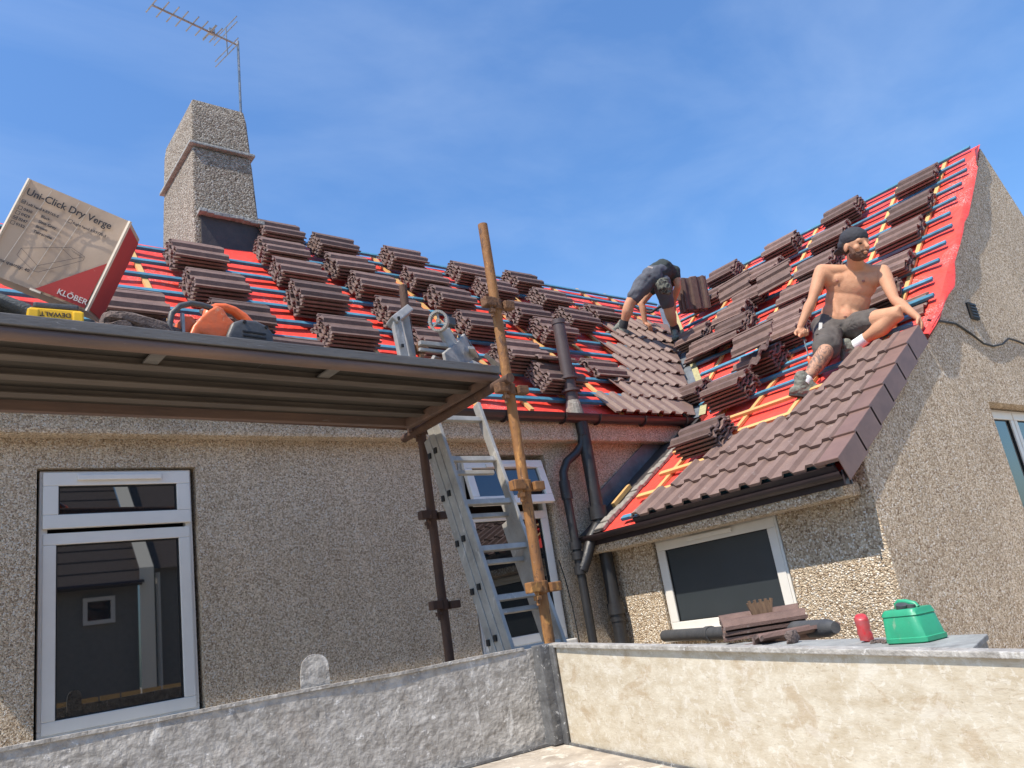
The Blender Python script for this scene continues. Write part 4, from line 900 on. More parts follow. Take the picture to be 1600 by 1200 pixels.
# ================================================================ low flat roof behind the truck side
ZS = -.35
A0 = onZ(1543, 990, ZS); A1 = onZ(1520, 1012, ZS); dv = Vector((.34, .94, 0)).normalized(); wv = (A1-A0); wv.z = 0; wv.normalize()
SM = Matrix((dv, -wv, Vector((0, 0, 1)))).transposed().to_4x4(); SM.translation = A0    # x along, y outwards from the truck
sh = thing('flat_roofed_bunker', (A0.x, A0.y, -1.75), 'low grey mineral-felted flat roof behind the truck side', 'bunker')
b = MB(); b.mbox(SM, (0, -.95, -.022), (3.1, 0, 0)); b.build('roof_sheet', M['slab'], sh, bevel=.004)
b = MB(); b.mbox(SM, (.05, -.92, -1.4), (3.05, -.05, -.022)); b.mbox(SM, (.012, -.94, -.16), (.03, -.02, -.022)); b.build('bunker_wall', M['slab'], sh)
def son(x, y, dz=0): q = onZ(x, y, ZS); q.z += dz; return q
# jerry can
q0, q1_ = son(1399, 1004), son(1470, 1000); cc = (q0+q1_)/2; ux = (q1_-q0).normalized(); uy = Vector((0, 0, 1)).cross(ux)
JM = Matrix((ux, uy, Vector((0, 0, 1)))).transposed().to_4x4(); JM.translation = cc; hw = (q1_-q0).length/2*.93; JM = JM @ Matrix.Diagonal((1, 1, .74, 1))
jc = thing('fuel_can', cc, 'scuffed green plastic fuel can with a black cap on the low grey roof', 'fuel can')
b = MB()
def loft(mb, Mx, rings, n=20, pw=3.2):
    vs = []; fs = []
    for (cx, cy, z, rx, ry) in rings:
        for k in range(n):
            a = 2*pi*k/n; c_, s_ = cos(a), sin(a); m = (abs(c_)**pw+abs(s_)**pw)**(-1/pw); vs.append(Mx @ Vector((cx+rx*c_*m, cy+ry*s_*m, z)))
    for i in range(len(rings)-1):
        for k in range(n): a, b2 = i*n+k, i*n+(k+1) % n; fs.append((a, b2, b2+n, a+n))
    fs.append(tuple(range(n-1, -1, -1))); fs.append(tuple(range((len(rings)-1)*n, len(rings)*n))); mb.add(vs, fs)
loft(b, JM, [(0, 0, .0, hw*.93, .070), (0, 0, .008, hw, .078), (0, 0, .03, hw, .078), (-.003, 0, .034, hw*.97, .074), (-.008, 0, .138, hw*.84, .072), (-.008, 0, .142, hw*.82, .070), (-.008, 0, .148, hw*.86, .074), (-.010, 0, .158, hw*.84, .072), (-.006, 0, .176, hw*.78, .066), (-.004, 0, .181, hw*.74, .062)], 36, 9)
b.build('can_body', M['green'], jc, smooth=True)
b = MB(); b.tube([JM @ Vector((-.045, 0, .178)), JM @ Vector((-.05, 0, .205)), JM @ Vector((-.035, 0, .218)), JM @ Vector((.0, 0, .214)), JM @ Vector((.035, 0, .20)), JM @ Vector((.045, 0, .18))], .011, 10); b.build('carry_handle', M['green'], jc, smooth=True)
b = MB(); b.tube([JM @ Vector((-.005, -.03, .178)), JM @ Vector((0, -.034, .206))], .024, 16); b.tube([JM @ Vector((.03, -.02, .178)), JM @ Vector((.032, -.02, .20))], .017, 14); b.build('cap', M['dkgrey'], jc, smooth=True)
# drinks can
q = son(1355, 1003); b = MB(); rs = [.025, .030, .031, .030, .027, .030, .031, .030, .024]; zz = [0, .006, .03, .044, .052, .066, .09, .104, .112]
b.tube([q+Vector((.003*sin(i*1.3), .002*cos(i*2), z)) for i, z in enumerate(zz)], rs, 18); o = b.build('drinks_can', M['can'], smooth=True); tag(o, 'crushed red drinks can beside the green fuel can', 'can')
for i, x in enumerate((1366, 1376, 1384)): q = son(x, 1005-i % 2); chunk('rubble_lump', q+Vector((0, 0, .006)), (.045, .03, .02), 'rubble', ('larger', 'middle', 'smaller')[i]+' mortar crumb between red can and fuel can', 'rubble', 40+i)
# tiles and brush on the roof
def flat_tile(x, y, dz, rz, rx, lab, mi=0):
    q = son(x, y, dz); m_ = Matrix.Translation(q) @ Matrix.Rotation(rz, 4, 'Z') @ Matrix.Rotation(rx, 4, 'X'); put_tile(m_, lab, 'roof tiles on the low grey roof', mi)
RZ = radians(-52)
for i in range(3): flat_tile(1134+2*i, 1008, .012+.032*i, RZ+.03*i, .12, ('bottom', 'middle', 'topmost')[i]+' tile of the small pile with the brush', i)
flat_tile(1198, 1008, .03, RZ+.5, -.3, 'broken tile leaning at the right end of the small pile', 3)
q = son(1240, 1005); chunk('broken_tile', q+Vector((0, 0, .03)), (.10, .06, .08), 'rubble', 'grey tile fragment leaning at the right end of the brush pile', 'broken tile', 61)
q = son(1200, 996, .11); b = MB(); Bx = Vector((.62, -.78, 0)); By = Vector((.78, .62, 0))
for i in range(14):
    for j in range(4): p = q+Bx*(-.045+.007*i)+By*(.012*j); b.tube([p, p+Bx*(-.030+.0045*i)*.9+Vector((0, 0, .10+.012*sin(i*2)))], [.006, .010], 5)
bs = thing('brush_head', q, 'worn brown bristle brush head on top of the small tile pile', 'brush'); b.build('bristles', M['bristle'], bs)
b = MB(); b.bar(q-Bx*.055+By*.012, q+Bx*.055+By*.012, .045, .02); b.build('brush_stock', M['pine'], bs, bevel=.004)
# black pipe lying behind
b = MB(); P0 = son(1018, 1008, .055); P1 = son(1288, 996, .03); 
P0 = A0+dv*3.0-wv*0+Vector((.0, 0, .06)); P0 = son(1022, 1002, .02)
P0 = P0+Vector((.16, .02, 0)); P1 = P1+Vector((.16, .02, 0)); d_ = (P1-P0); b.tube([P0, P0+d_*.32, P0+d_*.97, P1], [.045, .045, .048, .03], 20); b.tube([P0+d_*.33, P0+d_*.36], .053, 20)
tag(b.build('plastic_pipe', M['dkgrey'], smooth=True), 'black plastic pipe lying behind the tile pile under the wing window', 'pipe')

# ================================================================ truck bed the photo is taken from
C0 = Vector((2.40, 2.93, -.147)); LE = Vector((-1.9, 3.55, -.17)); RE = C0+Vector((-.147, -.989, -.0566))*3.6
tr = thing('tipper_truck', (.6, .6, -1.75), 'worn grey and cream open truck bed with raised side boards in the foreground', 'truck')
H = .405
nl_ = (LE-C0).normalized(); nr_ = (RE-C0).normalized()
def board(mb, P, Q, t0, t1, n, thick, amp, seed, inward):
    vs = []; m = 10
    for j in range(m+1):
        for i in range(n+1):
            f = i/n; p = P.lerp(Q, f); s_ = j/m
            off = amp*noise.noise(Vector((f*9+seed, s_*2.5, seed)))+.010*noise.noise(Vector((f*2.1+seed, 7, 3)))
            zt = amp*.8*noise.noise(Vector((f*7+seed, 3.3, 1))) if j == m else 0
            vs.append(p+Vector((0, 0, -H+H*s_*1+zt))+inward*off)
    fs = [(j*(n+1)+i, j*(n+1)+i+1, (j+1)*(n+1)+i+1, (j+1)*(n+1)+i) for j in range(m) for i in range(n)]
    k = len(vs); vs2 = [v-inward*thick for v in vs]
    fs += [(a+k, d+k, c+k, b_+k) for a, b_, c, d in fs]
    for i in range(n): a = m*(n+1)+i; fs.append((a, a+1, a+1+k, a+k))
    for j in range(m): a = j*(n+1); fs.append((a, a+n+1, a+n+1+k, a+k)); a = j*(n+1)+n; fs.append((a, a+k, a+n+1+k, a+n+1))
    mb.add(vs+vs2, fs)
inL = Vector((-nl_.y, nl_.x, 0)).normalized(); inL = inL if inL.dot(-C0) > 0 else -inL
inR = Vector((-nr_.y, nr_.x, 0)).normalized(); inR = inR if inR.dot(-C0) > 0 else -inR
b = MB(); board(b, C0, LE, 0, 1, 120, .028, .009, 3, inL); b.build('side_board', M['galv'], tr, smooth=True)
b = MB(); board(b, C0, RE, 0, 1, 60, .028, .002, 9, inR); b.build('front_board', M['ply'], tr, smooth=True)
b = MB(); b.bar(C0+nr_*.04+Vector((0, 0, .004))-inR*.010, RE+Vector((0, 0, .004))-inR*.010, .05, .016); b.build('board_capping', M['galv'], tr, bevel=.003)
b = MB()
pts_ = [C0+nl_*f*4.3+Vector((0, 0, .004+.007*noise.noise(Vector((f*9+3, 3.3, 1)))))-inL*.012 for f in [i/40 for i in range(1, 41)]]
for p, q in zip(pts_[:-1], pts_[1:]): b.bar(p, q+(q-p)*.02, .034, .012)
b.build('board_capping', M['galv'], tr)
b = MB(); b.bar(C0+nl_*.055+inL*.006+Vector((0, 0, .006)), C0+nl_*.055+inL*.006+Vector((0, 0, -H)), .012, .055, inL)
b.bar(C0+inL*.03+inR*.03+Vector((0, 0, .010)), C0+inL*.03+inR*.03+Vector((0, 0, -H)), .075, .075, nl_)
b.bar(C0+nr_*.075+inR*.012+Vector((0, 0, .006)), C0+nr_*.075+inR*.012+Vector((0, 0, -H)), .05, .014, inR)
b.build('corner_post', M['galvdark'], tr, bevel=.006)
FO = Vector((0, 0, -H)); fl_ = MB(); fl_.add([C0+FO, LE+FO, LE+FO+nr_*3.6, RE+FO], [(0, 1, 2, 3)]); fl_.add([C0+FO-Vector((0, 0, .1)), LE+FO-Vector((0, 0, .1)), LE+FO+nr_*3.6-Vector((0, 0, .1)), RE+FO-Vector((0, 0, .1))], [(3, 2, 1, 0)])
fl_.build('truck_floor', M['bed'], tr, normals=False)
b = MB(); b.bar(C0+FO+inL*.008+Vector((0, 0, .006)), LE+FO+inL*.008+Vector((0, 0, .006)), .05, .010); b.bar(C0+FO+inR*.008+Vector((0, 0, .004)), RE+FO+inR*.008+Vector((0, 0, .004)), .012, .010); b.build('floor_joint', M['galvdark'], tr)
tl = onY(510, 1070, 3.16); k_ = (tl-C0).dot(nl_); TP = C0+nl_*k_-inL*.045
tp = Matrix((nl_*-1, Vector((0, 0, 1)), (nl_*-1).cross(Vector((0, 0, 1))))).transposed().to_4x4(); tp.translation = TP
b = MB(); op = [(-.115, -.14), (.0, -.14), (.0, .075)]+[(-.055+.055*cos(a_), .085+.05*sin(a_)) for a_ in [i*pi/10 for i in range(11)]]+[(-.115, .06)]
b.poly([[tp @ Vector((x, y, 0)) for x, y in op]], (0, 0, 0), (tp.to_3x3() @ Vector((0, 0, 1)))*.008) if False else None
tri = tessellate_polygon([[Vector((x, y, 0)) for x, y in op]]); n = len(op)
b.add([tp @ Vector((x, y, 0)) for x, y in op]+[tp @ Vector((x, y, .008)) for x, y in op], [tuple(t) for t in tri]+[tuple(i+n for i in t[::-1]) for t in tri]+[(i, (i+1) % n, (i+1) % n+n, i+n) for i in range(n)])
b.build('latch_plate', M['galv'], tr)
ch_ = MB(); ch_.mbox(Matrix.Identity(4), (-1.2, .3, -1.05), (1.9, 2.6, -.75)); ch_.build('chassis', M['dkgrey'], tr)
for (x, y) in ((-.6, .1), (1.7, .1), (-.6, 2.7), (1.7, 2.7)):
    w = MB(); w.tube([(x, y-.12, -1.35), (x, y+.12, -1.35)], .40, 28); wo_ = w.build('wheel', M['sole'], tr, smooth=True, bevel=.02)

# ================================================================ the neighbours' house across the street, seen in the window glass
nb = thing('neighbour_house', (3, -12, -1.75), 'dark two-storey house with brown tiled roof mirrored in the left window', 'house')
def mir(x, y, D=23.0): q = onY(x, y, D); return q.x, q.z          # where the glass shows a point standing D metres behind the mirror image
ze = mir(150, 918)[1]; xw_ = mir(217, 920)[0]; xp_ = mir(240, 930)[0]
fz = lambda x, z: (x, -12, z)
(wa0, wz0), (wa1, wz1) = mir(130, 978), mir(180, 930)
b = MB(); wall_rect(b, fz, -16, xw_, -1.75, ze+.1, (wa0, wa1, wz0, wz1), (0, -.3, 0)); b.mbox(Matrix.Identity(4), (xp_, -13, -1.75), (19, -12.5, ze+.5))
b.build('wall', mat('dark_render', (.24, .225, .20), .9, noise_amt=.2), nb, normals=False)
b = MB(); b.add([(-16, -11.7, ze), (xw_+.1, -11.7, ze), (xw_+.1, -16.5, ze+4.6), (-16, -16.5, ze+4.6)], [(0, 1, 2, 3)]); b.add([(xp_-.1, -12.2, ze+.4), (19, -12.2, ze+.4), (19, -17, ze+5), (xp_-.1, -17, ze+5)], [(0, 1, 2, 3)])
for j in range(13): yy = -11.75-.36*j; zz_ = ze+.04+.345*j; b.bar((-16, yy, zz_), (xw_+.1, yy, zz_), .05, .05)
b.build('roof', mat('old_roof', (.15, .115, .10), .85, noise_amt=.6, nscale=9, stretch=(2, 4, 4)), nb, normals=False)
b = MB(); b.add([(xw_, -11.8, -1.75), (xp_, -11.8, -1.75), (xp_, -11.8, ze+.4), (xp_, -16.5, ze+5.2), (xw_, -16.5, ze+5.2), (xw_, -11.8, ze+.4)], [(0, 1, 2, 5), (5, 2, 3, 4)]); b.build('party_wall', mat('pale_render', (.85, .80, .68), .9), nb, normals=False)
b = MB(); frame_ring(b, Vector((wa0, -11.98, wz0)), Vector((1, 0, 0)), Vector((0, 0, 1)), Vector((0, 1, 0)), 0, wa1-wa0, 0, wz1-wz0, .10, .08); wo_ = b.build('window', M['white'], nb); b = MB(); b.mbox(Matrix.Identity(4), (wa0, -12.1, wz0), (wa1, -12.08, wz1)); b.build('pane', M['glass'], wo_)
b = MB(); b.tube([(-16, -11.6, ze), (xw_, -11.6, ze)], .07, 8); b.build('gutter', M['gutter'], nb)
b = MB(); b.tube([(xp_+.25, -12.4, ze+.3), (xp_+.25, -12.4, -1.7)], .06, 8); b.build('downpipe', M['white'], nb)
fc = MB()
for i in range(40): x = -6+i*.42; fc.box((x, -8.6, -1.0), (.38, .03, 1.5))
fc.box((2, -8.63, -.6), (17, .04, .08)); tag(fc.build('board_fence', M['pine']), 'plain board fence mirrored low in the left window', 'fence')

# ================================================================ people
def ellipsoid(bm, c, r, R=None, sub=3):
    res = bmesh.ops.create_icosphere(bm, subdivisions=sub, radius=1)
    for v in res['verts']:
        p = Vector((v.co.x*r[0], v.co.y*r[1], v.co.z*r[2]))
        if R is not None: p = R @ p
        v.co = p+Vector(c)
def capsule(bm, p, q, r0, r1, flat=None, n=16):
    p, q = Vector(p), Vector(q); d = q-p; L_ = max(d.length, 1e-5); d = d/L_; x = d.orthogonal().normalized(); y = d.cross(x)
    rings = []
    for i in range(6): a = -pi/2+pi/2*i/5; rings.append((r0*sin(a), r0*cos(a)))
    for i in range(1, 5): f = i/5; rings.append((L_*f, r0+(r1-r0)*f))
    for i in range(6): a = pi/2*i/5; rings.append((L_+r1*sin(a), r1*cos(a)))
    vs = []
    for z, rr in rings:
        rr = max(rr, 1e-4)
        vs.append([bm.verts.new(p+d*z+(x*cos(2*pi*k/n)+y*sin(2*pi*k/n))*rr) for k in range(n)])
    for i in range(len(vs)-1):
        for k in range(n): bm.faces.new((vs[i][k], vs[i][(k+1) % n], vs[i+1][(k+1) % n], vs[i+1][k]))
    bm.faces.new(vs[0][::-1]); bm.faces.new(vs[-1])
def limb(bm, pts, rad, n=18, flat=None):
    P_ = [Vector(q) for q in pts]; k = len(P_); cs = []; 
    for i in range(k-1):
        p0, p1, p2, p3 = P_[max(i-1, 0)], P_[i], P_[i+1], P_[min(i+2, k-1)]
        for j in range(8 if i < k-2 else 9):
            t = j/8; a = 2*t**3-3*t**2+1; b = t**3-2*t**2+t; c = -2*t**3+3*t**2; d = t**3-t**2
            cs.append((p1*a+(p2-p0)*.5*b*.7+p2*c+(p3-p1)*.5*d*.7, rad[i]+(rad[i+1]-rad[i])*(3*t*t-2*t**3)))
    d0 = (cs[0][0]-cs[1][0]).normalized(); d1 = (cs[-1][0]-cs[-2][0]).normalized(); r0, r1 = cs[0][1], cs[-1][1]
    full = [(cs[0][0]+d0*r0*sin(a), max(r0*cos(a), 1e-4)) for a in (pi/2*.98, pi/3, pi/6)]+cs+[(cs[-1][0]+d1*r1*sin(a), max(r1*cos(a), 1e-4)) for a in (pi/6, pi/3, pi/2*.98)]
    up = None; R_ = []
    for i, (c, r) in enumerate(full):
        d = (full[min(i+1, len(full)-1)][0]-full[max(i-1, 0)][0]).normalized()
        if up is None: up = d.orthogonal().normalized()
        up = (up-d*up.dot(d)).normalized(); w = d.cross(up)
        R_.append([bm.verts.new(c+(up*cos(2*pi*q/n)+w*sin(2*pi*q/n))*r) for q in range(n)])
    for i in range(len(R_)-1):
        for q in range(n): bm.faces.new((R_[i][q], R_[i][(q+1) % n], R_[i+1][(q+1) % n], R_[i+1][q]))
    bm.faces.new(R_[0][::-1]); bm.faces.new(R_[-1])
def lr(a, b, t): return a.lerp(b, t)
def blob(name, fn, vox, m, parent=None, smooth_it=4, extra_mats=None, pick=None, disp=None):
    bm = bmesh.new(); fn(bm); bmesh.ops.recalc_face_normals(bm, faces=bm.faces)
    me = bpy.data.meshes.new(name+'_src'); bm.to_mesh(me); bm.free(); o = bpy.data.objects.new(name+'_src', me); COL.objects.link(o)
    md = o.modifiers.new('r', 'REMESH'); md.mode = 'VOXEL'; md.voxel_size = vox; md.use_smooth_shade = True
    ms = o.modifiers.new('s', 'SMOOTH'); ms.iterations = smooth_it; ms.factor = .5
    dg = bpy.context.evaluated_depsgraph_get(); me2 = bpy.data.meshes.new_from_object(o.evaluated_get(dg)); bpy.data.objects.remove(o); me2.name = name
    if disp:
        for v in me2.vertices: v.co = disp(v.co, v.normal)
    me2.materials.clear(); me2.materials.append(M[m])
    if extra_mats:
        for e in extra_mats: me2.materials.append(M[e])
        for p in me2.polygons: p.material_index = pick(p.center)
    me2.polygons.foreach_set('use_smooth', [True]*len(me2.polygons))
    o2 = bpy.data.objects.new(name, me2); COL.objects.link(o2)
    if parent is not None: o2.parent = parent; o2.matrix_parent_inverse = world_inv(parent)
    return o2
def cloth(a=.006, f=9, seed=0):
    def d(co, nrm): return co+nrm*a*(noise.noise(co*f+Vector((seed, 0, 0)))+.6*noise.noise(co*f*2.3)+.8*noise.noise(Vector((co.x*f*.4, co.y*f*.4, co.z*f*2.0+seed))))
    return d
def hand(bm, wrist, palm_dir, curl_dir, side, L_=.105, grip=.5, sc_=1.0):
    """palm_dir: wrist->knuckles, curl_dir: direction the fingers curl to, side: towards the thumb"""
    w = Vector(wrist); d = Vector(palm_dir).normalized(); c = Vector(curl_dir); c = (c-d*c.dot(d)).normalized(); s_ = Vector(side); s_ = (s_-d*s_.dot(d)-c*s_.dot(c)).normalized()
    R = Matrix((s_, d, c)).transposed(); kn = w+d*L_*.92
    ellipsoid(bm, w+d*L_*.5, (.046*sc_, L_*.60, .022*sc_), R)
    for i, (o_, ln, r_) in enumerate(((.034, .94, .0115), (.012, 1.05, .012), (-.011, 1.0, .0115), (-.033, .80, .0100))):
        k0 = kn+s_*o_*sc_-d*.012; l_ = ln*.045*sc_; a0 = grip*.9+.08*i; p = k0; dd = d*cos(a0)+c*sin(a0); q = p+dd*l_*1.05; capsule(bm, p, q, r_*sc_, r_*sc_*.95, n=10)
        a1 = a0+grip*1.2; dd = d*cos(a1)+c*sin(a1); q2 = q+dd*l_*.75; capsule(bm, q, q2, r_*sc_*.95, r_*sc_*.88, n=10)
        a2 = a1+grip*.8; dd = d*cos(a2)+c*sin(a2); q3 = q2+dd*l_*.55; capsule(bm, q2, q3, r_*sc_*.88, r_*sc_*.75, n=10)
    t0 = w+d*L_*.25+s_*.030*sc_; t1 = t0+(s_*.75+d*.6+c*.35).normalized()*.048*sc_; t2 = t1+(s_*.15+d*.8+c*.7*max(grip, .4)).normalized()*.038*sc_
    capsule(bm, t0, t1, .015*sc_, .0125*sc_, n=10); capsule(bm, t1, t2, .0125*sc_, .010*sc_, n=10)
def boot(name, ankle, toe_dir, up, parent, L_=.33, m='boot', h=.16):
    d = Vector(toe_dir).normalized(); u = Vector(up).normalized(); s_ = d.cross(u).normalized(); u = s_.cross(d); a = Vector(ankle); R = Matrix((d, s_, u)).transposed()
    def f(bm):
        capsule(bm, a+u*.07-d*.01, a-u*.03, .064, .062); ellipsoid(bm, a-u*.055+d*.02, (.105, .052, .058), R); ellipsoid(bm, a-u*.07+d*.13, (.105, .056, .040), R); ellipsoid(bm, a-u*.062+d*.19, (.062, .052, .040), R); ellipsoid(bm, a-u*.065-d*.045, (.06, .05, .05), R); capsule(bm, a+u*.055+d*.03, a-u*.02+d*.12, .038, .040)
    bo = blob(name, f, .008, m, parent, 2, disp=cloth(.006, 22, 3))
    b = MB(); m4 = R.to_4x4(); m4.translation = a; n = 20; rings = []
    for z in (-.115, -.088):
        for k in range(n):
            t_ = 2*pi*k/n; x = .075+.175*cos(t_); y = .056*sin(t_)*(1.0 if cos(t_) > -.2 else .85)*(1-.18*(abs(x-.03) < .05)); rings.append(m4 @ Vector((x, y, z)))
    b.add(rings, [(k, (k+1) % n, (k+1) % n+n, k+n) for k in range(n)]+[tuple(range(n-1, -1, -1)), tuple(range(n, 2*n))]); b.build('sole', M['sole'], bo)
    return bo

# ---------------- the seated roofer
seat = at(1305, 525, 8.35); man = thing('person', seat, 'shirtless man in dark shorts and backwards black cap sitting on the tiled verge', 'person')
J = dict(pel=at(1307, 512, 8.30), hipR=at(1294, 517, 8.22), hipL=at(1329, 512, 8.24), wst=at(1318, 490, 8.30), chest=at(1331, 448, 8.32), neck=at(1337, 414, 8.32), head=at(1336, 385, 8.20),
 shR=at(1284, 424, 8.26), shL=at(1379, 425, 8.26), elR=at(1269, 468, 8.08), wrR=at(1250, 511, 7.95), elL=at(1398, 468, 8.02), wrL=at(1434, 496, 7.86),
 knR=at(1290, 550, 7.78), anR=at(1253, 603, 7.62), knL=at(1401, 491, 7.90), anL=at(1338, 540, 8.08))
CAMX = CR; UP = Vector((0, 0, 1)); TOCAM = -at(1330, 450, 1)
LAT = (J['shL']-J['shR']).normalized(); FR = TOCAM-LAT*TOCAM.dot(LAT); FR.z *= .3; FR.normalize()
RT = Matrix((LAT, FR, LAT.cross(FR))).transposed()
if (RT @ Vector((0, 0, 1))).z < 0: RT = Matrix((LAT, FR, -LAT.cross(FR))).transposed()
HF = (FR*.80+Vector((CR.x, CR.y, 0))*.62-UP*.16).normalized(); HS = HF.cross(UP).normalized(); HU = HS.cross(HF).normalized()
HR = Matrix((HS, HF, HU)).transposed(); HC_ = J['head']; hs = 1.30
def hpnt(x, y, z): return HC_+HR @ (Vector((x, y, z))*hs)
def body(bm):
    c = J['chest']; w = J['wst']; p = J['pel']
    ellipsoid(bm, c+UP*.03, (.235, .135, .20), RT); ellipsoid(bm, c+LAT*.10+UP*.055+FR*.055, (.125, .085, .085), RT); ellipsoid(bm, c-LAT*.10+UP*.055+FR*.055, (.125, .085, .085), RT)
    ellipsoid(bm, c*.5+w*.5, (.205, .122, .22), RT); ellipsoid(bm, w+UP*.0, (.205, .13, .15), RT); ellipsoid(bm, w-UP*.05+FR*.03, (.17, .115, .12), RT); ellipsoid(bm, p, (.20, .14, .14), RT)
    capsule(bm, c+UP*.12, J['neck'], .105, .078); capsule(bm, J['neck']-UP*.03, hpnt(0, -.01, -.06), .078, .070)
    for s_, sh_ in ((-1, J['shR']), (1, J['shL'])):
        limb(bm, [J['neck']-UP*.02+LAT*.03*s_, J['neck']-UP*.062+LAT*.11*s_, sh_+UP*.004], [.058, .060, .066])
        limb(bm, [c+UP*.05+LAT*.12*s_, sh_-UP*.035], [.105, .075])
    for sh_, el, wr in ((J['shR'], J['elR'], J['wrR']), (J['shL'], J['elL'], J['wrL'])):
        limb(bm, [sh_+UP*.004, lr(sh_, el, .22), lr(sh_, el, .55), el, lr(el, wr, .28), lr(el, wr, .7), wr], [.068, .068, .058, .044, .050, .036, .029])
    limb(bm, [J['hipR'], lr(J['hipR'], J['knR'], .5), J['knR']+UP*.006, lr(J['knR'], J['anR'], .30)-FR*.012, lr(J['knR'], J['anR'], .68), J['anR']], [.112, .098, .072, .074, .052, .042])
    limb(bm, [J['hipL'], lr(J['hipL'], J['knL'], .5), lr(J['hipL'], J['knL'], .93), J['knL']+UP*.004+CR*.01, lr(J['knL'], J['anL'], .12), lr(J['knL'], J['anL'], .38)-UP*.014, lr(J['knL'], J['anL'], .72), J['anL']], [.112, .098, .078, .070, .070, .076, .052, .042])
    # chest and belly relief
    for s_ in (-1, 1):
        limb(bm, [w+UP*.11+LAT*.045*s_+FR*.098, w-UP*.03+LAT*.045*s_+FR*.105], [.038, .040])
    # head
    ellipsoid(bm, hpnt(0, 0, .025), (.078*hs, .098*hs, .098*hs), HR); ellipsoid(bm, hpnt(0, .022, -.035), (.060*hs, .072*hs, .075*hs), HR); ellipsoid(bm, hpnt(0, .062, -.082), (.030*hs, .030*hs, .025*hs), HR)
    capsule(bm, hpnt(0, .092, .018), hpnt(0, .116, -.020), .010*hs, .016*hs); ellipsoid(bm, hpnt(0, .093, -.056), (.024*hs, .012*hs, .010*hs), HR)
    capsule(bm, hpnt(-.042, .078, .028), hpnt(.042, .078, .028), .014*hs, .014*hs)
    for s_ in (-1, 1): ellipsoid(bm, hpnt(.048*s_, .062, -.020), (.020*hs, .022*hs, .022*hs), HR); ellipsoid(bm, hpnt(.082*s_, -.005, -.012), (.010*hs, .020*hs, .032*hs), HR)
    hand(bm, J['wrR'], Vector((-.03, -.05, -1)), FR+LAT*.5, FR, .10, .95, 1.08)
    hand(bm, J['wrL'], (at(1443, 516, 7.80)-J['wrL']), Vector((-.3, .1, -1)), -LAT, .11, .45, 1.12)
def pick(c):
    a = J['knR']; b_ = J['anR']; t_ = (c-a).dot(b_-a)/(b_-a).length_squared
    return 1 if (-.12 < t_ < 1.1 and (c-a.lerp(b_, max(0, min(1, t_)))).length < .13) else 0
body_o = blob('body', body, .0072, 'skin', man, 6, ['tattoo'], pick)
# eyes
for s_ in (-1, 1):
    def f(bm, s_=s_): ellipsoid(bm, hpnt(.031*s_, .083, .006), (.013*hs, .009*hs, .008*hs), HR)
    bm = bmesh.new(); f(bm); me = bpy.data.meshes.new('eye'); bm.to_mesh(me); bm.free(); me.materials.append(M['hair']); o = bpy.data.objects.new('eye', me); COL.objects.link(o); o.parent = man; o.matrix_parent_inverse = world_inv(man)
def nip(name, P_, r, m):
    bm = bmesh.new(); ellipsoid(bm, P_, r, RT); me = bpy.data.meshes.new(name); bm.to_mesh(me); bm.free(); me.materials.append(m); o = bpy.data.objects.new(name, me); COL.objects.link(o); o.parent = man; o.matrix_parent_inverse = world_inv(man)
M['nip'] = mat('darker_skin', (.30, .12, .085), .6)
nip('nipple', J['chest']-LAT*.115+UP*.03+FR*.138, (.014, .006, .013), M['nip']); nip('nipple', J['chest']+LAT*.115+UP*.03+FR*.138, (.014, .006, .013), M['nip']); nip('navel', J['wst']-UP*.055+FR*.143+LAT*.01, (.016, .008, .008), M['nip'])
nip('mouth', hpnt(0, .103, -.058), (.020, .008, .004), M['nip'])
def beard(bm):
    ellipsoid(bm, hpnt(0, .026, -.064), (.061*hs, .068*hs, .048*hs), HR); ellipsoid(bm, hpnt(0, .070, -.086), (.031*hs, .026*hs, .022*hs), HR); capsule(bm, hpnt(-.028, .090, -.044), hpnt(.028, .090, -.044), .009*hs, .009*hs)
    for s_ in (-1, 1): capsule(bm, hpnt(.064*s_, .012, .0), hpnt(.052*s_, .04, -.06), .014*hs, .02*hs)
blob('beard', beard, .006, 'stubble', man, 1, disp=cloth(.002, 60))
def hair(bm): ellipsoid(bm, hpnt(0, -.02, .015), (.083*hs, .088*hs, .085*hs), HR)
blob('hair', hair, .008, 'hair', man, 1, disp=cloth(.003, 60))
def cap(bm):
    ellipsoid(bm, hpnt(0, -.010, .060), (.090*hs, .108*hs, .082*hs), HR); ellipsoid(bm, hpnt(0, -.06, .02), (.085*hs, .065*hs, .06*hs), HR); ellipsoid(bm, hpnt(0, -.135, -.012), (.060*hs, .055*hs, .010*hs), HR @ Matrix.Rotation(.5, 3, 'X'))
blob('cap', cap, .007, 'navy', man, 2, disp=cloth(.002, 30))
def shorts(bm):
    p = J['pel']; ellipsoid(bm, p+UP*.02, (.225, .165, .155), RT); capsule(bm, p+UP*.09, p, .20, .19) if False else None
    ellipsoid(bm, J['wst']-UP*.115, (.222, .155, .085), RT)
    e = J['hipR'].lerp(J['knR'], .80); capsule(bm, J['hipR'], e, .135, .122); ellipsoid(bm, e-UP*.02, (.13, .12, .11))
    e = J['hipL'].lerp(J['knL'], .48); capsule(bm, J['hipL'], e, .135, .118)
shorts_o = blob('shorts', shorts, .009, 'shorts', man, 3, disp=cloth(.016, 7))
b = MB(); q = at(1282, 510, 7.98); b.box(q, (.03, .008, .07), RT); b.build('pocket_tag', M['white'], shorts_o)
boot('boot', J['anR']+UP*.01, CR*1.0-UP*.16-CF*.25, UP, man)
boot('boot', J['anL']+(at(1322, 556, 8.08)-J['anL'])*.5, at(1303, 580, 7.95)-J['anL'], UP*.5-CR*.45, man)
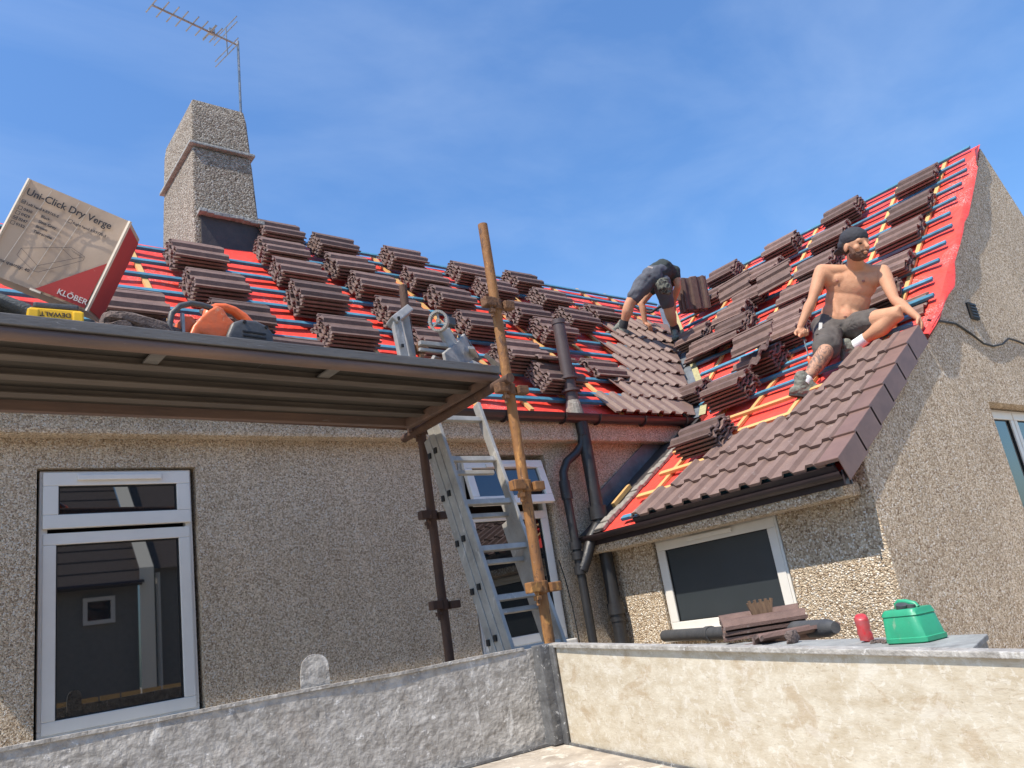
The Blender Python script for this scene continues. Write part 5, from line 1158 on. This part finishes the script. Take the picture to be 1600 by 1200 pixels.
b = MB(); b.tube([J['anR']+(J['knR']-J['anR']).normalized()*t_ for t_ in (.03, .075, .10)], [.062, .060, .054], 18); b.build('sock', M['sock'], man, smooth=True)
b = MB(); b.tube([J['anL']+(J['knL']-J['anL']).normalized()*t_ for t_ in (.0, .05, .12)], [.062, .058, .055], 18); b.build('sock', M['sock'], man, smooth=True)
# screwdriver held in his right hand
q = J['wrR']+Vector((-.005, -.01, -.105))+FR*.035; sdv = thing('screwdriver', q, 'long screwdriver hanging point down from the seated man hand', 'screwdriver')
b = MB(); b.tube([q+UP*.03, q-UP*.03], .016, 12); b.build('handle_cap', M['gasket'], sdv); b = MB(); b.tube([q-UP*.03, q-UP*.20], .006, 8); b.build('blade', M['steel'], sdv)
b = MB(); b.tube([q-UP*.20, q-UP*.21, q-UP*.30, q-UP*.31], [.012, .020, .020, .012], 12); b.build('handle', M['orange'], sdv, smooth=True)

# ---------------- the bending roofer
m2 = thing('person', at(1010, 525, 11.3), 'man bending over the valley in grey shorts with a camouflage pouch, back to the camera', 'person')
K = dict(hipL=at(1008, 441, 10.95), hipR=at(1034, 442, 11.05), knL=at(984, 474, 10.85), anL=at(972, 514, 10.88), knR=at(1044, 481, 11.15), anR=at(1056, 519, 11.35), pel=at(1020, 432, 11.0), back=at(1036, 421, 11.28), chest=at(1047, 432, 11.55), shR=at(1054, 424, 11.45), shL=at(1018, 452, 11.62),
 elR=at(1059, 446, 11.35), wrR=at(1052, 474, 11.5), elL=at(1003, 474, 11.55), wrL=at(1008, 504, 11.5), head=at(1040, 470, 11.8))
def body2(bm):
    for s_ in 'LR':
        h, k, a = K['hip'+s_], K['kn'+s_], K['an'+s_]; limb(bm, [h, lr(h, k, .5), k, lr(k, a, .3)-CF*.015, lr(k, a, .7), a], [.115, .10, .070, .076, .052, .042])
        s0, e, w_ = K['sh'+s_], K['el'+s_], K['wr'+s_]; limb(bm, [s0, lr(s0, e, .5), e, lr(e, w_, .3), w_], [.07, .058, .046, .049, .032])
    for a, b_, r0, r1 in (('pel', 'back', .11, .12), ('back', 'chest', .12, .12), ('chest', 'shR', .10, .07), ('chest', 'shL', .10, .07), ('chest', 'head', .08, .07)): capsule(bm, K[a], K[b_], r0, r1)
    ellipsoid(bm, K['head'], (.085, .1, .115)); ellipsoid(bm, K['pel'], (.13, .10, .10))
    hand(bm, K['wrL'], at(1022, 514, 11.45)-K['wrL'], Vector((.3, .3, -1)), CF, .10, .5, 1.05); hand(bm, K['wrR'], Vector((-.1, .2, -1)), CF, -CR, .10, .6, 1.05)
blob('body', body2, .009, 'skin', m2, 3)
def sh2(bm):
    ellipsoid(bm, K['pel'], (.172, .14, .145)); capsule(bm, K['hipL'], K['hipL'].lerp(K['knL'], .70), .132, .106); capsule(bm, K['hipR'], K['hipR'].lerp(K['knR'], .80), .128, .100); capsule(bm, K['pel'], K['pel'].lerp(K['back'], .5), .150, .142)
blob('shorts', sh2, .010, 'greyshorts', m2, 3, disp=cloth(.014, 7, 4))
def sh3(bm):
    capsule(bm, K['pel'].lerp(K['back'], .15), K['back'], .150, .150); capsule(bm, K['back'], K['chest'], .143, .150); capsule(bm, K['chest'], K['shR'], .12, .085); capsule(bm, K['shR'], K['shR'].lerp(K['elR'], .35), .082, .075); capsule(bm, K['chest'], K['shL'], .12, .09)
blob('shirt', sh3, .010, 'shirt', m2, 3, disp=cloth(.010, 7, 9))
def hr2(bm): ellipsoid(bm, K['head']+UP*.01, (.092, .105, .11))
blob('hair', hr2, .010, 'hair', m2, 2)
def po(bm):
    P_ = at(1036, 447, 10.80); ellipsoid(bm, P_, (.10, .08, .115)); ellipsoid(bm, P_+CR*.05-UP*.04, (.07, .06, .08)); ellipsoid(bm, P_+CR*.02+UP*.07, (.08, .06, .05))
blob('tool_pouch', po, .009, 'pouch', m2, 1, disp=cloth(.014, 14, 2))
b = MB(); q = at(1016, 417.5, 10.78); b.box(q, (.07, .01, .02), Matrix((CR, CF, CU)).transposed() @ Matrix.Rotation(.25, 3, 'Y')); b.build('belt_label', M['white'], m2)
for an, td in (('anL', -CR-CF*.25-UP*.05), ('anR', -CF*.8-CR*.3-UP*.15)):
    boot('boot', K[an], td, UP, m2); b = MB(); kn = K['knL'] if an == 'anL' else K['knR']; b.tube([K[an]+(kn-K[an]).normalized()*t_ for t_ in (.02, .08, .13)], [.066, .062, .054], 16); b.build('sock', M['darksock'], m2, smooth=True)
b = MB(); b.tube([at(990, 478, 11.9), at(1005, 487, 11.85), at(1018, 488, 11.8), at(1030, 480, 11.8), at(1045, 474, 11.7)], .02, 8); tag(b.build('rubber_hose', M['gasket'], smooth=True), 'black strap drooping over the top of the valley behind the bending man', 'strap')
print('tiles', tile_count[0])
